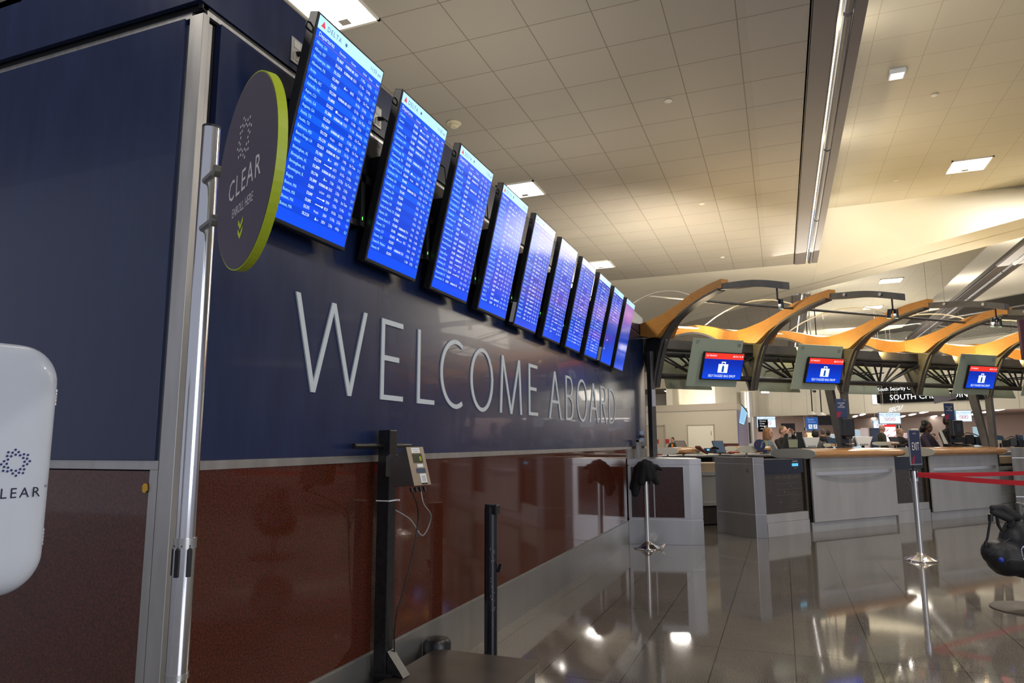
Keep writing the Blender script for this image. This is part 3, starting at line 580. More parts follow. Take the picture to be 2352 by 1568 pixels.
MB().cyl((kc.x-.12, kc.y, 0), (kc.x-.12, kc.y, 1.0), .035, n=20).build('stem', KW, t, smooth=True)
MB().cyl((kc.x-.12, kc.y, 0), (kc.x-.12, kc.y, .02), .22, n=40).build('base', KW, t, smooth=True)
MB().ext([(0, 0), (.06, 0), (.06, .03), (0, .03)], kc+kd*.165+kn*-.05+V((0, 0, zc-hh/2-.022)), kd, Z, kn, .001).build('tag', mat('white_print'), t)

# ------------------------------------------------------------------ luggage scale with indicator
t = thing('luggage_scale', 'steel luggage scale platform with black post against the granite wall', 'scale', (-1.49, 3.0, 0))
MB().box(-1.785, -1.197, 2.55, 3.455, .16, .198).build('platform', varied('scale_steel', (.10, .082, .072), (.13, .108, .095), (2, 2, 2), 3, 2, .32, .75), t, bevel=.004)
MB().box(-1.76, -1.215, 2.58, 3.43, .06, .16).build('underframe', BLACKM, t)
for x in (-1.72, -1.26):
    for y in (2.64, 3.36): MB().cyl((x, y, 0), (x, y, .06), .03, .022, 14).build('foot', RUBBER, t)
MB().box(-1.862, -1.794, 2.964, 3.032, .0, 1.345).build('post', BLACKM, t, bevel=.004)
MB().box(-1.862, -1.76, 2.95, 3.045, .20, .215).add([(-1.79, 2.97, .215), (-1.70, 2.97, .20), (-1.79, 3.03, .215), (-1.70, 3.03, .20), (-1.79, 2.97, .31), (-1.79, 3.03, .31)], [(0, 1, 4), (2, 5, 3), (1, 3, 5, 4), (0, 2, 3, 1), (0, 4, 5, 2)]).build('bracket', BLACKM, t)
MB().tube([(-1.84, 2.72, 1.268), (-1.84, 2.95, 1.268), (-1.84, 3.04, 1.268), (-1.84, 3.24, 1.268)], .013, 12).build('cross_bar', BLACKM, t, smooth=True)
MB().cyl((-1.83, 3.35, .0), (-1.83, 3.36, .25), .085, n=24).build('end_cap', BLACKM, t, smooth=True) if 0 else MB().lathe([(.075, .0), (.075, .215), (.06, .235), (.0001, .24)], (-1.80, 3.50, 0), 24).build('end_cap', BLACKM, t, smooth=True)
# indicator head: front face leans back
o1 = onpl(929.8, 1025.6, (-1.60, 3, 0), X); o2 = onpl(973.7, 1028.7, (-1.60, 3, 0), X)
IU = (V((-1.575, o2.y+.004, 0))-V((-1.615, o1.y, 0))).normalized(); ic = V((-1.585, (o1.y+o2.y)/2+.012, 1.175))
IW = (Z - V((.92, -.1, 0))*.34).normalized(); IW = (IW-IU*IW.dot(IU)).normalized(); IN = IU.cross(IW); iw, ih = .118, .182
t2 = thing('scale_indicator', 'small steel weight indicator box with display and stickers on scale post', 'weight indicator', ic)
fr = [(-iw/2, -ih/2), (iw/2, -ih/2), (iw/2, ih/2), (-iw/2, ih/2)]
hb = MB(); f4 = [ic+IU*a+IW*b for a, b in fr]; bk = [f4[0]-IN*.13+Z*-.0+IW*.03, f4[1]-IN*.13+IW*.03, f4[2]-IN*.11-IW*.035, f4[3]-IN*.11-IW*.035]
hb.add(f4+bk, [(0, 1, 2, 3), (7, 6, 5, 4), (0, 4, 5, 1), (1, 5, 6, 2), (2, 6, 7, 3), (3, 7, 4, 0)]); hb.build('housing', mat('brown_grey_metal', (.10, .085, .08), .42, .5), t2, bevel=.002)
face = MB().ext(fr, ic, IU, IW, IN, .002).build('face_plate', mat('tan_steel', (.36, .29, .22), .38, .5), t2)
def iq(nm, a0, a1, b0, b1, m): q = MB().ext([(a0, b0), (a1, b0), (a1, b1), (a0, b1)], ic+IN*.0021, IU, IW, IN, .001); o = q.build(nm, m, t2); o.parent = face; return o
iq('sticker', -.030, .028, .062, .086, WTXT); iq('display', -.030, .036, .014, .058, mat('lcd_olive', (.04, .045, .02), .3)); iq('sticker', -.010, .030, -.006, .008, WTXT)
iq('keypad', -.024, .040, -.034, -.012, mat('keypad_blue', (.03, .05, .10), .4)); iq('sticker', -.006, .036, -.080, -.038, WTXT); iq('sticker', -.004, .034, -.088, -.081, BLACK)
d = MB(); text(d, '0', ic+IN*.0034+IU*.014+IW*.024, IU, IW, .030); text(d, '8', ic+IN*.0034+IU*.016+IW*.022, IU, IW, .012) if 0 else None
o = d.build('digit', emis('led_yellow', (.6, .8, .02), .6), t2); o.parent = face
d = MB(); text(d, 'ACCEPTED SCALE', ic+IN*.0034-IU*.026+IW*.075, IU, IW, .007, sx=.85); text(d, 'NOT LEGAL', ic+IN*.0034-IU*.018+IW*.066, IU, IW, .006); text(d, 'LB / KG', ic+IN*.0034-IU*.006+IW*.0, IU, IW, .007) if 0 else None
for q in range(5): quad(d, ic+IN*.0034, IU, IW, .002, .030, -.050-q*.006, -.048-q*.006)
o = d.build('print', mat('ink_print'), t2); o.parent = face
MB().ext([(-.01, 1.215), (.012, 1.23), (.14, 1.195), (.19, 1.165), (.14, 1.14), (.012, 1.12), (-.01, 1.12)], (-1.80, 2.958, 0), (IC_ := V((.86, .5, 0)).normalized()), Z, V((-.5, .86, 0)), -.004).build('bracket', mat('brown_grey_metal'), t2)
MB().cyl(V((-1.80, 2.955, 1.172))+IC_*.16, V((-1.80, 2.955, 1.172))+IC_*.16+V((.3, -.5, 0)).normalized()*.02, .014, n=14).build('knob', BLACK, t2, smooth=True)
gl = []
for q in range(4):
    p = ic+IU*(-.045+.030*q)-IW*(ih/2+.001)-IN*.03; gl.append(p); MB().cyl(p, p-IW*.022, .010, .007, 12).build('cable_gland', BLACK, t2, smooth=True)
def cable(nm, lb, pts, m, r=.004):
    P = [V(p) for p in pts]; out = []
    for i in range(len(P)-1):
        a, b, c, d_ = P[max(i-1, 0)], P[i], P[i+1], P[min(i+2, len(P)-1)]
        for k in range(6): s_ = k/6; out.append(.5*((2*b)+(c-a)*s_+(2*a-5*b+4*c-d_)*s_*s_+(3*b-a-3*c+d_)*s_**3))
    out.append(P[-1]); return tag(MB().tube(out, r, 8).build(nm, m, smooth=True), lb, 'cable')
cable('power_cord', 'thin black cord hanging from scale indicator down to the floor', [gl[0]-IW*.02, V((-1.68, 3.05, .95)), V((-1.70, 3.06, .80)), V((-1.735, 3.03, .60)), V((-1.77, 3.01, .45)), V((-1.780, 3.02, .30)), V((-1.77, 3.04, .21))], BLACK, .0035)
cable('signal_cable', 'looped grey cable from scale indicator to the black post', [gl[2]-IW*.02, gl[2]-IW*.08, V((-1.635, 3.10, .92)), V((-1.675, 3.09, .83)), V((-1.72, 3.06, .90)), V((-1.75, 3.05, .925)), V((-1.79, 3.02, .955))], mat('grey_cable', (.26, .25, .24), .5), .0035)
tag(MB().box(-1.865, -1.79, 2.960, 3.036, 1.000, 1.006).box(-1.792, -1.776, 3.026, 3.036, .999, 1.007).build('zip_tie', mat('white_print')), 'white zip tie around the black scale post', 'zip tie')
# black barrier post behind the scale
t = thing('barrier_post', 'short scuffed black round barrier post behind the luggage scale', 'post', (-1.705, 4.02, 0))
MB().cyl((-1.705, 4.02, 0), (-1.705, 4.02, .885), .040, n=24).build('tube', varied('scuffed_black', (.007, .008, .012), (.012, .013, .02), (5, 5, 5), 6, 4, .25), t, smooth=True)
MB().cyl((-1.705, 4.02, .885), (-1.705, 4.02, .905), .037, n=24).build('cap', BLACK, t, smooth=True)
MB().box(-1.70, -1.655, 3.985, 4.05, .845, .902).build('belt_head', BLACK, t, bevel=.004)
MB().ext([(0, 0), (.02, .0), (.035, .05), (.015, .05)], (-1.668, 4.02, .50), X, Z, Y, .02).build('hook', BLACK, t)
sc = MB()
rr = random.Random(3)
for _ in range(26): a = math.radians(rr.uniform(-75, -30)); z = rr.choice([.62, .58, .45, .40, .36, .34, .28, .2])+rr.uniform(-.02, .02); sc.box(-1.705+.0402*math.cos(a)-.001, -1.705+.0402*math.cos(a)+.001, 4.02+.0402*math.sin(a)-.0015, 4.02+.0402*math.sin(a)+.001, z, z+rr.uniform(.002, .012))
sc.build('scuff_marks', mat('scuff', (.3, .3, .35), .5), t)

# ------------------------------------------------------------------ queue stanchions, exit sign, belts
def stanchion(x, y, label, g=None):
    t = thing('stanchion', label, 'stanchion', (x, y, 0), g)
    MB().lathe([(.165, 0), (.168, .006), (.165, .014), (.12, .030), (.055, .062), (.034, .085), (.0001, .086)], (x, y, 0), 40).build('base', CHROME, t, smooth=True)
    MB().cyl((x, y, .06), (x, y, .86), .030, n=24).build('post', CHROMEB, t, smooth=True)
    MB().lathe([(.041, .845), (.041, .955)], (x, y, 0), 28).build('collar', CHROME, t, smooth=True)
    MB().cyl((x, y, .955), (x, y, .972), .036, n=24).build('cap', BLACK, t, smooth=True)
    b = MB()
    for a in (-60, 30, 120, 210): c, s_ = math.cos(math.radians(a)), math.sin(math.radians(a)); b.box(x+.04*c-.006, x+.04*c+.006, y+.04*s_-.006, y+.04*s_+.006, .875, .955)
    b.build('belt_slot', BLACK, t); return t
s1 = stanchion(-1.60, 8.68, 'silver queue post with black cloth draped over it, by wall end', 'silver queue posts')
s2 = stanchion(1.335, 8.81, 'silver queue post carrying the exit sign and red belts', 'silver queue posts')
t = thing('exit_sign', 'framed navy EXIT sign clipped on top of silver queue post', 'sign', (1.335, 8.81, .975))
sd = V((.52, .854, 0)).normalized(); sn = V((sd.y, -sd.x, 0)); so = V((1.335, 8.81, 1.032))-sd*.10+sn*.03
MB().cyl((1.335, 8.81, .972), (1.335, 8.81, 1.04), .010, n=12).build('stem', BLACK, t)
MB().ext([(-.01, -.012), (.27, -.012), (.27, .377), (-.01, .377)], so, sd, Z, sn, -.014).build('frame', CHROMEB, t, bevel=.002)
fc = MB().ext([(.0, 0), (.26, 0), (.26, .365), (.0, .365)], so, sd, Z, sn, .001).build('sign_face', mat('sign_navy', (.018, .025, .075), .45), t)
d = MB(); text(d, 'EXIT', so+sn*.0022+sd*.13+Z*.15, sd, Z, .125, 'C', .72); text(d, 'DELTA', so+sn*.0022+sd*.13+Z*.325, sd, Z, .022, 'C', 1, .1); d.build('sign_text', WTXT, t).parent = fc
MB().ext([(.01, 0), (.06, 0), (.10, .10), (.03, .06)], so+sn*.002, sd, Z, sn, .0006).build('emblem', mat('sign_red', (.35, .01, .03), .5), t).parent = fc
def belt(label, a, b, sag, z=.915, hw=.024):
    m = MB(); n = 24; vs = []
    for i in range(n+1):
        t = i/n; p = V(a).lerp(V(b), t); dz = -sag*4*t*(1-t)
        vs += [p+V((0, 0, z-hw+dz)), p+V((0, 0, z+hw+dz))]
    fs = [(2*i, 2*i+2, 2*i+3, 2*i+1) for i in range(n)]
    m.add(vs, fs); o = m.build('queue_belt', mat('red_webbing', (.50, .012, .022), .6)); s = o.modifiers.new('solid', 'SOLIDIFY'); s.thickness = .002
    return tag(o, label, 'belt', 'red queue belts')
belt('red queue belt, the lower one, sagging toward the camera side', (1.375, 8.80, 0), (3.3, 7.55, 0), .05)
belt('red queue belt, the upper one, running back toward the counters', (1.375, 8.83, 0), (3.9, 11.6, 0), .03)
# black cloth over the first stanchion
def blob(name, parts, m, label=None, cat=None, vox=.012, root=None, sm=3, parent=None):
    mb = MB()
    for p in parts:
        if len(p) == 2: mb.ball(p[0], p[1], 12)
        elif len(p) == 3: mb.ball(p[0], 1, 14, p[1], p[2])
        else: mb.ball(p[0], p[2]*.999, 12); mb.ball(p[1], p[3]*.999, 12); mb.cyl(p[0], p[1], p[2], p[3], 12)
    o = mb.build(name, m, root, parent)
    r = o.modifiers.new('merge', 'REMESH'); r.mode = 'VOXEL'; r.voxel_size = vox; r.use_smooth_shade = True
    if sm: q = o.modifiers.new('soft', 'SMOOTH'); q.factor = .5; q.iterations = sm
    if label: tag(o, label, cat)
    return o
cx, cy = -1.60, 8.68
ps = [(V((cx, cy, 1.02)), .055), (V((cx-.05, cy-.02, .99)), V((cx-.13, cy-.03, .66)), .06, .05), (V((cx+.05, cy-.02, 1.0)), V((cx+.13, cy, .80)), .06, .045), (V((cx, cy-.05, 1.0)), V((cx-.04, cy-.06, .80)), .055, .05), (V((cx+.02, cy-.05, 1.0)), V((cx+.05, cy-.055, .84)), .05, .04), (V((cx-.1, cy, .96)), V((cx-.17, cy, .72)), .045, .04), (V((cx+.13, cy, .98)), V((cx+.20, cy-.02, .95)), .035, .02), (V((cx, cy+.05, 1.0)), V((cx, cy+.06, .8)), .05, .05)]
blob('draped_cloth', ps, mat('black_fabric', (.004, .004, .005), .85), 'black jacket draped over the queue post beside wall end', 'cloth', .012)
tag(blob('paper_scrap', [(V((-1.42, 8.66, .028)), .022), (V((-1.40, 8.67, .05)), .016), (V((-1.45, 8.67, .02)), .014)], mat('tissue', (.72, .64, .58), .8), None, None, .006), 'crumpled white tissue on the floor beside the queue post base', 'tissue')
# chrome bracket and holder near the wall end
t = thing('steel_holder', 'narrow steel frame holder standing against the wall end', 'holder', (-1.80, 9.35, 0))
MB().box(-1.84, -1.80, 9.36, 9.375, .3, 1.31).box(-1.84, -1.80, 9.50, 9.515, .3, 1.31).box(-1.84, -1.80, 9.36, 9.515, 1.285, 1.315).build('frame', STEEL, t)
MB().box(-1.845, -1.835, 9.37, 9.505, .3, 1.285).build('back_panel', mat('grey_panel'), t)
MB().box(-1.85, -1.78, 9.33, 9.54, .0, .3).build('base', STEELD, t)
t = thing('wall_card_holder', 'small glossy card holder on navy wall near its far end', 'card holder', (WX, 9.9, 1.36))
MB().box(WX, WX+.02, 9.86, 10.14, 1.345, 1.375).build('clip', BLACK, t)
MB().box(WX, WX+.012, 9.87, 10.10, 1.39, 1.44).box(WX, WX+.012, 9.87, 10.10, 1.29, 1.34).build('card', mat('card_blue', (.25, .38, .6), .2), t)

#@@PART counters
# ------------------------------------------------------------------ piers between counters
def offset_poly(poly, d):
    cx_ = sum(p[0] for p in poly)/len(poly); cy_ = sum(p[1] for p in poly)/len(poly)
    return [(cx_+(p[0]-cx_)*(1+d), cy_+(p[1]-cy_)*(1+d)) for p in poly]
def pier(name, label, poly, m, h=1.068, mfaces=None):
    t = thing(name, label, 'counter pier', (sum(p[0] for p in poly)/len(poly), sum(p[1] for p in poly)/len(poly), 0), 'steel counter piers')
    MB().prism(poly, 0, .300).build('plinth', m, t, bevel=.002)
    for za, zb in ((.300, .318), (.975, .99)): MB().prism(offset_poly(poly, -.02), za, zb).build('reveal', mat('steel_bright', (.55, .55, .56), .3, .7), t)
    MB().prism(offset_poly(poly, -.004), .318, .975).build('body', m, t, bevel=.002)
    MB().prism(poly, .99, h).build('cap', m, t, bevel=.003)
    return t
PIERM = varied('pier_steel', (.42, .41, .405), (.48, .47, .47), (2, 2, .5), 2, 3, .30, .88, rvar=.05)
p1 = pier('counter_pier', 'steel pier with dark red granite inset at the wall end', [(WX+.001, 8.96), (-1.12, 9.11), (-.98, 9.2), (-1.12, 9.75), (WX+.001, 10.3)], PIERM)
d_ = (V((-1.12, 9.11, 0))-V((WX, 8.96, 0))).normalized(); n_ = V((d_.y, -d_.x, 0))
for a0, a1 in ((.045, .325), (.34, .70)): MB().ext([(a0, .335), (a1, .335), (a1, .965), (a0, .965)], V((WX, 8.96, 0))+n_*-.0, d_, Z, n_, .006).build('granite_inset', GRAND, p1)
fr = MB(); fr.ext([(.70, .325), (.715, .325), (.715, .975), (.70, .975)], V((WX, 8.96, 0)), d_, Z, n_, .009); fr.ext([(.04, .965), (.70, .965), (.70, .978), (.04, .978)], V((WX, 8.96, 0)), d_, Z, n_, .008); fr.build('inset_frame', STEEL, p1)
p2 = pier('counter_pier', 'free-standing angled steel pier with a keyhole, dark left face', [(-.385, 10.03), (-.247, 10.137), (-.625, 10.43), (-.84, 10.60), (-.93, 10.475)], PIERM)
a = V((-.385, 10.03, 0)).lerp(V((-.93, 10.475, 0)), .14); MB().box(a.x-.012, a.x-.004, a.y-.012, a.y-.004, .865, .915).build('keyhole', BLACK, p2)
p3 = pier('counter_pier', 'dark bronze pier at the right edge beyond the red belts', [(3.78, 14.75), (4.05, 14.72), (4.6, 15.3), (4.3, 15.6), (3.95, 15.2)], STEELD, 1.16)
# ------------------------------------------------------------------ bag-drop counters
def airfoil(b0, b1, zc, th, n=14):
    pts = []
    for i in range(n+1): a = math.pi*i/n; c = math.cos(a); pts.append(((b0+b1)/2-c*(b1-b0)/2, zc+th/2*math.sin(a)**.55))
    for i in range(1, n): a = math.pi*i/n; c = math.cos(a); pts.append(((b0+b1)/2+c*(b1-b0)/2, zc-th/2*math.sin(a)**.75*.98))
    return pts
def counter(label, o, d, L, endm=GREYW):
    o = V((*o, 0)); d = V((*d, 0)).normalized(); n = V((-d.y, d.x, 0)); M = Matrix(((d.x, n.x, 0, o.x), (d.y, n.y, 0, o.y), (0, 0, 1, 0), (0, 0, 0, 1)))
    t = thing('bag_drop_counter', label, 'counter', o, 'bag drop counters with maple tops')
    MB(M).box(.0, L-.02, 0, .03, 0, .13).build('toe_panel', STEELW, t)
    MB(M).box(.03, L-.03, .03, .55, 0, 1.03).build('carcass', STEELD, t)
    MB(M).box(.02, L, -.035, -.005, .138, 1.037).build('front_panel', STEELW, t, bevel=.004)
    h = MB(M); N = 18; vs = []; fs = []
    for i in range(N+1):
        u = i/N; a = .10+(L-.20)*u; b = -.045-.085*math.sin(math.pi*u)**.6; hz = .025
        vs += [(a, b, .822-hz+.012*u), (a, b, .822+hz+.012*u), (a, b+.012, .822+hz+.012*u), (a, b+.012, .822-hz+.012*u)]
    for i in range(N):
        for j in range(4): fs.append((i*4+j, i*4+(j+1) % 4, (i+1)*4+(j+1) % 4, (i+1)*4+j))
    fs += [(0, 1, 2, 3), (4*N+3, 4*N+2, 4*N+1, 4*N)]
    h.add(vs, fs).build('bag_rail', mat('bright_rail', (.72, .72, .74), .3, .8), t, smooth=True)
    prof = airfoil(-.17, .62, 1.100, .160); N = len(prof); A = [-.03, L*.5, L, L+.14, L+.20, L+.235]; sc = [1, 1, 1, .93, .75, .45]
    vs = []; cy_ = .27
    for a, s_ in zip(A, sc): vs += [(a, cy_+(b-cy_)*s_, 1.10+(z-1.10)*s_) for b, z in prof]
    fs = [(k*N+i, k*N+(i+1) % N, (k+1)*N+(i+1) % N, (k+1)*N+i) for k in range(len(A)-1) for i in range(N)]+[tuple(range((len(A)-1)*N, len(A)*N))]
    MB(M).add(vs, fs).build('maple_top', WOODT, t, smooth=True)
    MB(M).add([(a, b, z) for a in (-.055, -.03) for b, z in prof], [tuple(range(N)), tuple(range(N, 2*N))]+[(i, (i+1) % N, N+(i+1) % N, N+i) for i in range(N)]).build('end_plate', endm, t)
    MB(M).box(.1, L-.1, .1, .5, 1.03, 1.06).build('top_support', STEELD, t)
    return M
M1 = counter('bag drop counter with maple top, the nearer left one, curved bag rail', (.337, 10.974), (1.277, 1.517), 1.98)
M2 = counter('bag drop counter with maple top, the farther right one behind the red belts', (2.205, 13.179), (1.30, 1.52), 2.05)
def sizer(label, a, b, disp):
    a = V((*a, 0)); b = V((*b, 0)); d = (b-a).normalized(); L = (b-a).length; n = V((-d.y, d.x, 0)); M = Matrix(((d.x, n.x, 0, a.x), (d.y, n.y, 0, a.y), (0, 0, 1, 0), (0, 0, 0, 1)))
    t = thing('bag_sizer', label, 'bag sizer', a, 'carry-on bag sizers')
    MB(M).box(0, L, 0, .45, 0, .187).build('base', STEELW, t, bevel=.002)
    MB(M).box(0, L, .012, .44, .190, .300).build('ledge', STEELW, t, bevel=.002)
    MB(M).box(.02, L-.02, .03, .42, .84, 1.036).build('head', NAVY2, t, bevel=.003)
    gp = MB(M).box(.02, L-.03, .05, .058, .300, .84).build('glass_panel', mat('bronze_glass', (.035, .024, .016), .12, spec=.6), t)
    MB(M).box(.02, L-.03, .08, .42, .300, .84).build('box_back', mat('bronze_dark', (.03, .022, .017), .5), t)
    MB(M).box(L-.02, L+.03, .02, .44, .0, 1.04).build('side_post', mat('bronze_post', (.09, .07, .05), .4, .5), t)
    tx = MB(M); o = (.16*L, .0485, 0); w_ = L*.74
    text(tx, 'CARRY-ON SIZE CHECK', (.28*L, .0485, .765), X, Z, .062, 'L', (L*.66/.062)/12.0)
    for z in (.70, .62, .54): tx.box(.30*L, .93*L, .0483, .0488, z, z+.0025)
    for a_ in (.36*L, .56*L, .93*L): tx.box(a_, a_+.003, .0483, .0488, .34, .70)
    for i in range(9): tx.box(.60*L, (.60+.30*random.Random(i).uniform(.6, 1))*L, .0483, .0488, .36+i*.026, .363+i*.026)
    for i in range(10): tx.box(.05*L, .22*L, .0483, .0488, .58+i*.024, .582+i*.024)
    for p in ((.66*L, .662), (.50*L, .582), (.40*L, .45)): tx.ext([(-.012, -.008), (.012, -.008), (.012, .01), (-.012, .01)], (p[0], .0485, p[1]), X, Z, -Y, .0004)
    tx.build('panel_print', mat('gold_print', (.20, .15, .10), .5), t).parent = gp
    if disp:
        hd = [o for o in t.children if o.name.startswith('head')][0]
        MB(M).box(.69*L, .84*L, .027, .03, .935, .975).build('display', emis('cyan_display', (.10, .52, .78), .9), t).parent = hd
        MB(M).box(.70*L, .83*L, .0275, .03, .995, 1.012).box(.745*L, .795*L, .0275, .03, .905, .913).build('button_row', mat('grey_print', (.3, .28, .26), .5), t).parent = hd
sizer('carry-on bag sizer with glowing cyan display, left of nearer counter', (-.241, 10.142), (.306, 10.912), True)
sizer('carry-on bag sizer between the two maple counters behind the exit sign', (1.64, 12.52), (2.19, 13.16), False)
# weigh belts seen through the gaps
def weigh(label, a, b, zt=.95):
    a = V(a); b = V(b); d = (b-a).normalized(); L = (b-a).length; n = V((-d.y, d.x, 0)); M = Matrix(((d.x, n.x, 0, a.x), (d.y, n.y, 0, a.y), (0, 0, 1, 0), (0, 0, 0, 1)))
    t = thing('baggage_belt', label, 'conveyor', a, 'baggage weigh belts between the counters')
    MB(M).box(0, L, .06, .6, zt-.13, zt).build('back_board', BEIGE, t)
    MB(M).box(0, L, 0, .55, .30, .36).box(0, L, .02, .07, .36, .76).box(0, L, 0, .06, .76, .82).build('side_frame', mat('pale_steel', (.55, .55, .54), .38, .5), t, bevel=.002)
    MB(M).box(.05, L-.05, .03, .5, .02, .29).build('drive_box', mat('dark_drive', (.04, .036, .032), .6), t)
    MB(M).box(0, L, .07, .8, .40, .43).build('belt', RUBBER, t)
weigh('baggage belt with beige board between the wall pier and angled pier', (-1.55, 10.95, 0), (-.55, 11.75, 0))
weigh('baggage belt at right beyond the farther maple counter', (3.62, 14.95, 0), (4.2, 15.5, 0), 1.0)
t = thing('baggage_belt_guard', 'low steel plinth under the glass at right counter gap', 'counter plinth', (3.7, 14.8, 0)); MB(M2).box(2.06, 3.1, .02, .3, 0, .17).build('toe_panel', STEELW, t); MB(M2).box(2.06, 3.1, .04, .3, .18, .30).build('upper_panel', STEELW, t)
# sanitizer dispensers with signs
def sanitizer(label, px, base, d, sx):
    # px: pixel x of the dispenser centre
    p = at(px, 1018, d); p.z = 0; zt = 1.20; t = thing('sanitizer_stand', label, 'hand sanitizer', (p.x, p.y, zt), 'black hand sanitizer dispensers on the counters')
    q = V((p.x, p.y, 0)); M = Matrix(((r0.x, -f_.x, 0, p.x), (r0.y, -f_.y, 0, p.y), (0, 0, 1, 0), (0, 0, 0, 1)))
    MB(M).box(-.10, .10, -.02, .10, zt, zt+.015).build('base', BLACK, t, bevel=.004)
    MB(M).box(-.09, .03, -.03, .0, zt, zt+.46).build('back_plate', BLACK, t)
    bd = MB(M).box(-.105, .095, 0, .10, zt+.16, zt+.45).build('dispenser', BLACK, t, bevel=.02)
    MB(M).ext([(-.03, zt+.25), (.03, zt+.25), (.035, zt+.37), (0, zt+.40), (-.035, zt+.37)], (0, .1015, 0), X, Z, Y, .002).build('window', mat('smoke_plastic', (.02, .02, .025), .1), t).parent = bd
    MB(M).box(-.05, .05, .02, .09, zt+.12, zt+.16).build('nozzle', BLACK, t)
    MB(M).lathe([(.001, 0), (.06, .002), (.075, .018), (.07, .02)], (0, .06, zt+.03), 20).build('drip_tray', mat('tray_grey', (.25, .25, .26), .2), t, smooth=True)
    t2 = thing('sanitizer_sign', label.replace('black hand sanitizer dispenser', 'navy notice above sanitizer'), 'sign', (p.x, p.y, zt+.46), 'navy notices above the sanitizers')
    fc = MB(M).box(sx-.088, sx+.088, -.025, -.015, zt+.46, zt+.76).build('panel', mat('sign_blue', (.022, .045, .13), .5), t2)
    tx = MB(M)
    for i, w_ in enumerate(('STAY SAFE', 'AND', 'SANITIZED')): text(tx, w_, (sx, -.0135, zt+.68-i*.032), X, Z, .032, 'C', .75)
    text(tx, 'DELTA', (sx+.06, -.0135, zt+.735), X, Z, .014, 'C'); tx.build('panel_text', WTXT, t2).parent = fc
    MB(M).ext([(-.082, .09), (.0, .09), (-.03, .03), (-.045, .0), (-.082, .0)], (sx, -.0135, zt+.462), X, Z, -Y, .001).build('emblem', mat('sign_red'), t2).parent = fc
# in front of the posts
sanitizer('black hand sanitizer dispenser on the nearer maple counter by its post', 1946, 0, 10.95, -.045)
sanitizer('black hand sanitizer dispenser on the farther maple counter', 2197, 0, 12.35, -.065)

#@@PART arches
# ------------------------------------------------------------------ timber arches over the counters
up = [(-1.97, 3.35), (-1.63, 3.365), (-1.27, 3.33), (-.91, 3.24), (-.66, 3.16), (-.38, 3.08), (-.11, 3.035), (.0, 3.03), (.15, 3.045), (.45, 3.11), (.78, 3.22), (1.05, 3.285), (1.4, 3.33), (1.70, 3.345)]
lo_ = [(-1.91, 3.25), (-1.6, 3.235), (-1.28, 3.19), (-1.02, 3.11), (-.80, 3.01), (-.52, 2.90), (-.2, 2.85), (.0, 2.845), (.17, 2.80), (.30, 2.78), (.52, 2.94), (.77, 3.06), (1.22, 3.17), (1.63, 3.225)]
def smooth(pts, n=6):
    out = []
    for i in range(len(pts)-1):
        a, b, c, d = pts[max(i-1, 0)], pts[i], pts[i+1], pts[min(i+2, len(pts)-1)]
        for k in range(n):
            s_ = k/n; out.append(tuple(.5*((2*b[j])+(c[j]-a[j])*s_+(2*a[j]-5*b[j]+4*c[j]-d[j])*s_*s_+(3*b[j]-a[j]-3*c[j]+d[j])*s_**3) for j in range(len(b))))
    out.append(tuple(pts[-1])); return out
def interp(pts, t):
    for a, b in zip(pts, pts[1:]):
        if a[0] <= t <= b[0]: return a[1]+(b[1]-a[1])*(t-a[0])/(b[0]-a[0])
    return pts[0][1] if t < pts[0][0] else pts[-1][1]
bays = ['beside the wall end', 'second, brightly lit', 'third, over the nearer counter', 'fourth, between the counters', 'fifth, over the farther counter', 'sixth, at the right edge of view', 'seventh, beyond the right edge']
def loft(mb, s, st):          # st: (t, ztop, zbot, halfwidth)
    vs = []
    if 3 < len(st) < 9 and st[0][3] in (.045, .060): st = smooth(st)
    for t, zt, zb, hw in st: vs += [rw(s-hw, t, zt), rw(s+hw, t, zt), rw(s+hw, t, zb), rw(s-hw, t, zb)]
    n = len(st); fs = [(i*4+j, i*4+(j+1) % 4, (i+1)*4+(j+1) % 4, (i+1)*4+j) for i in range(n-1) for j in range(4)]+[(0, 1, 2, 3), (4*n-4, 4*n-3, 4*n-2, 4*n-1)]
    return mb.add(vs, fs)
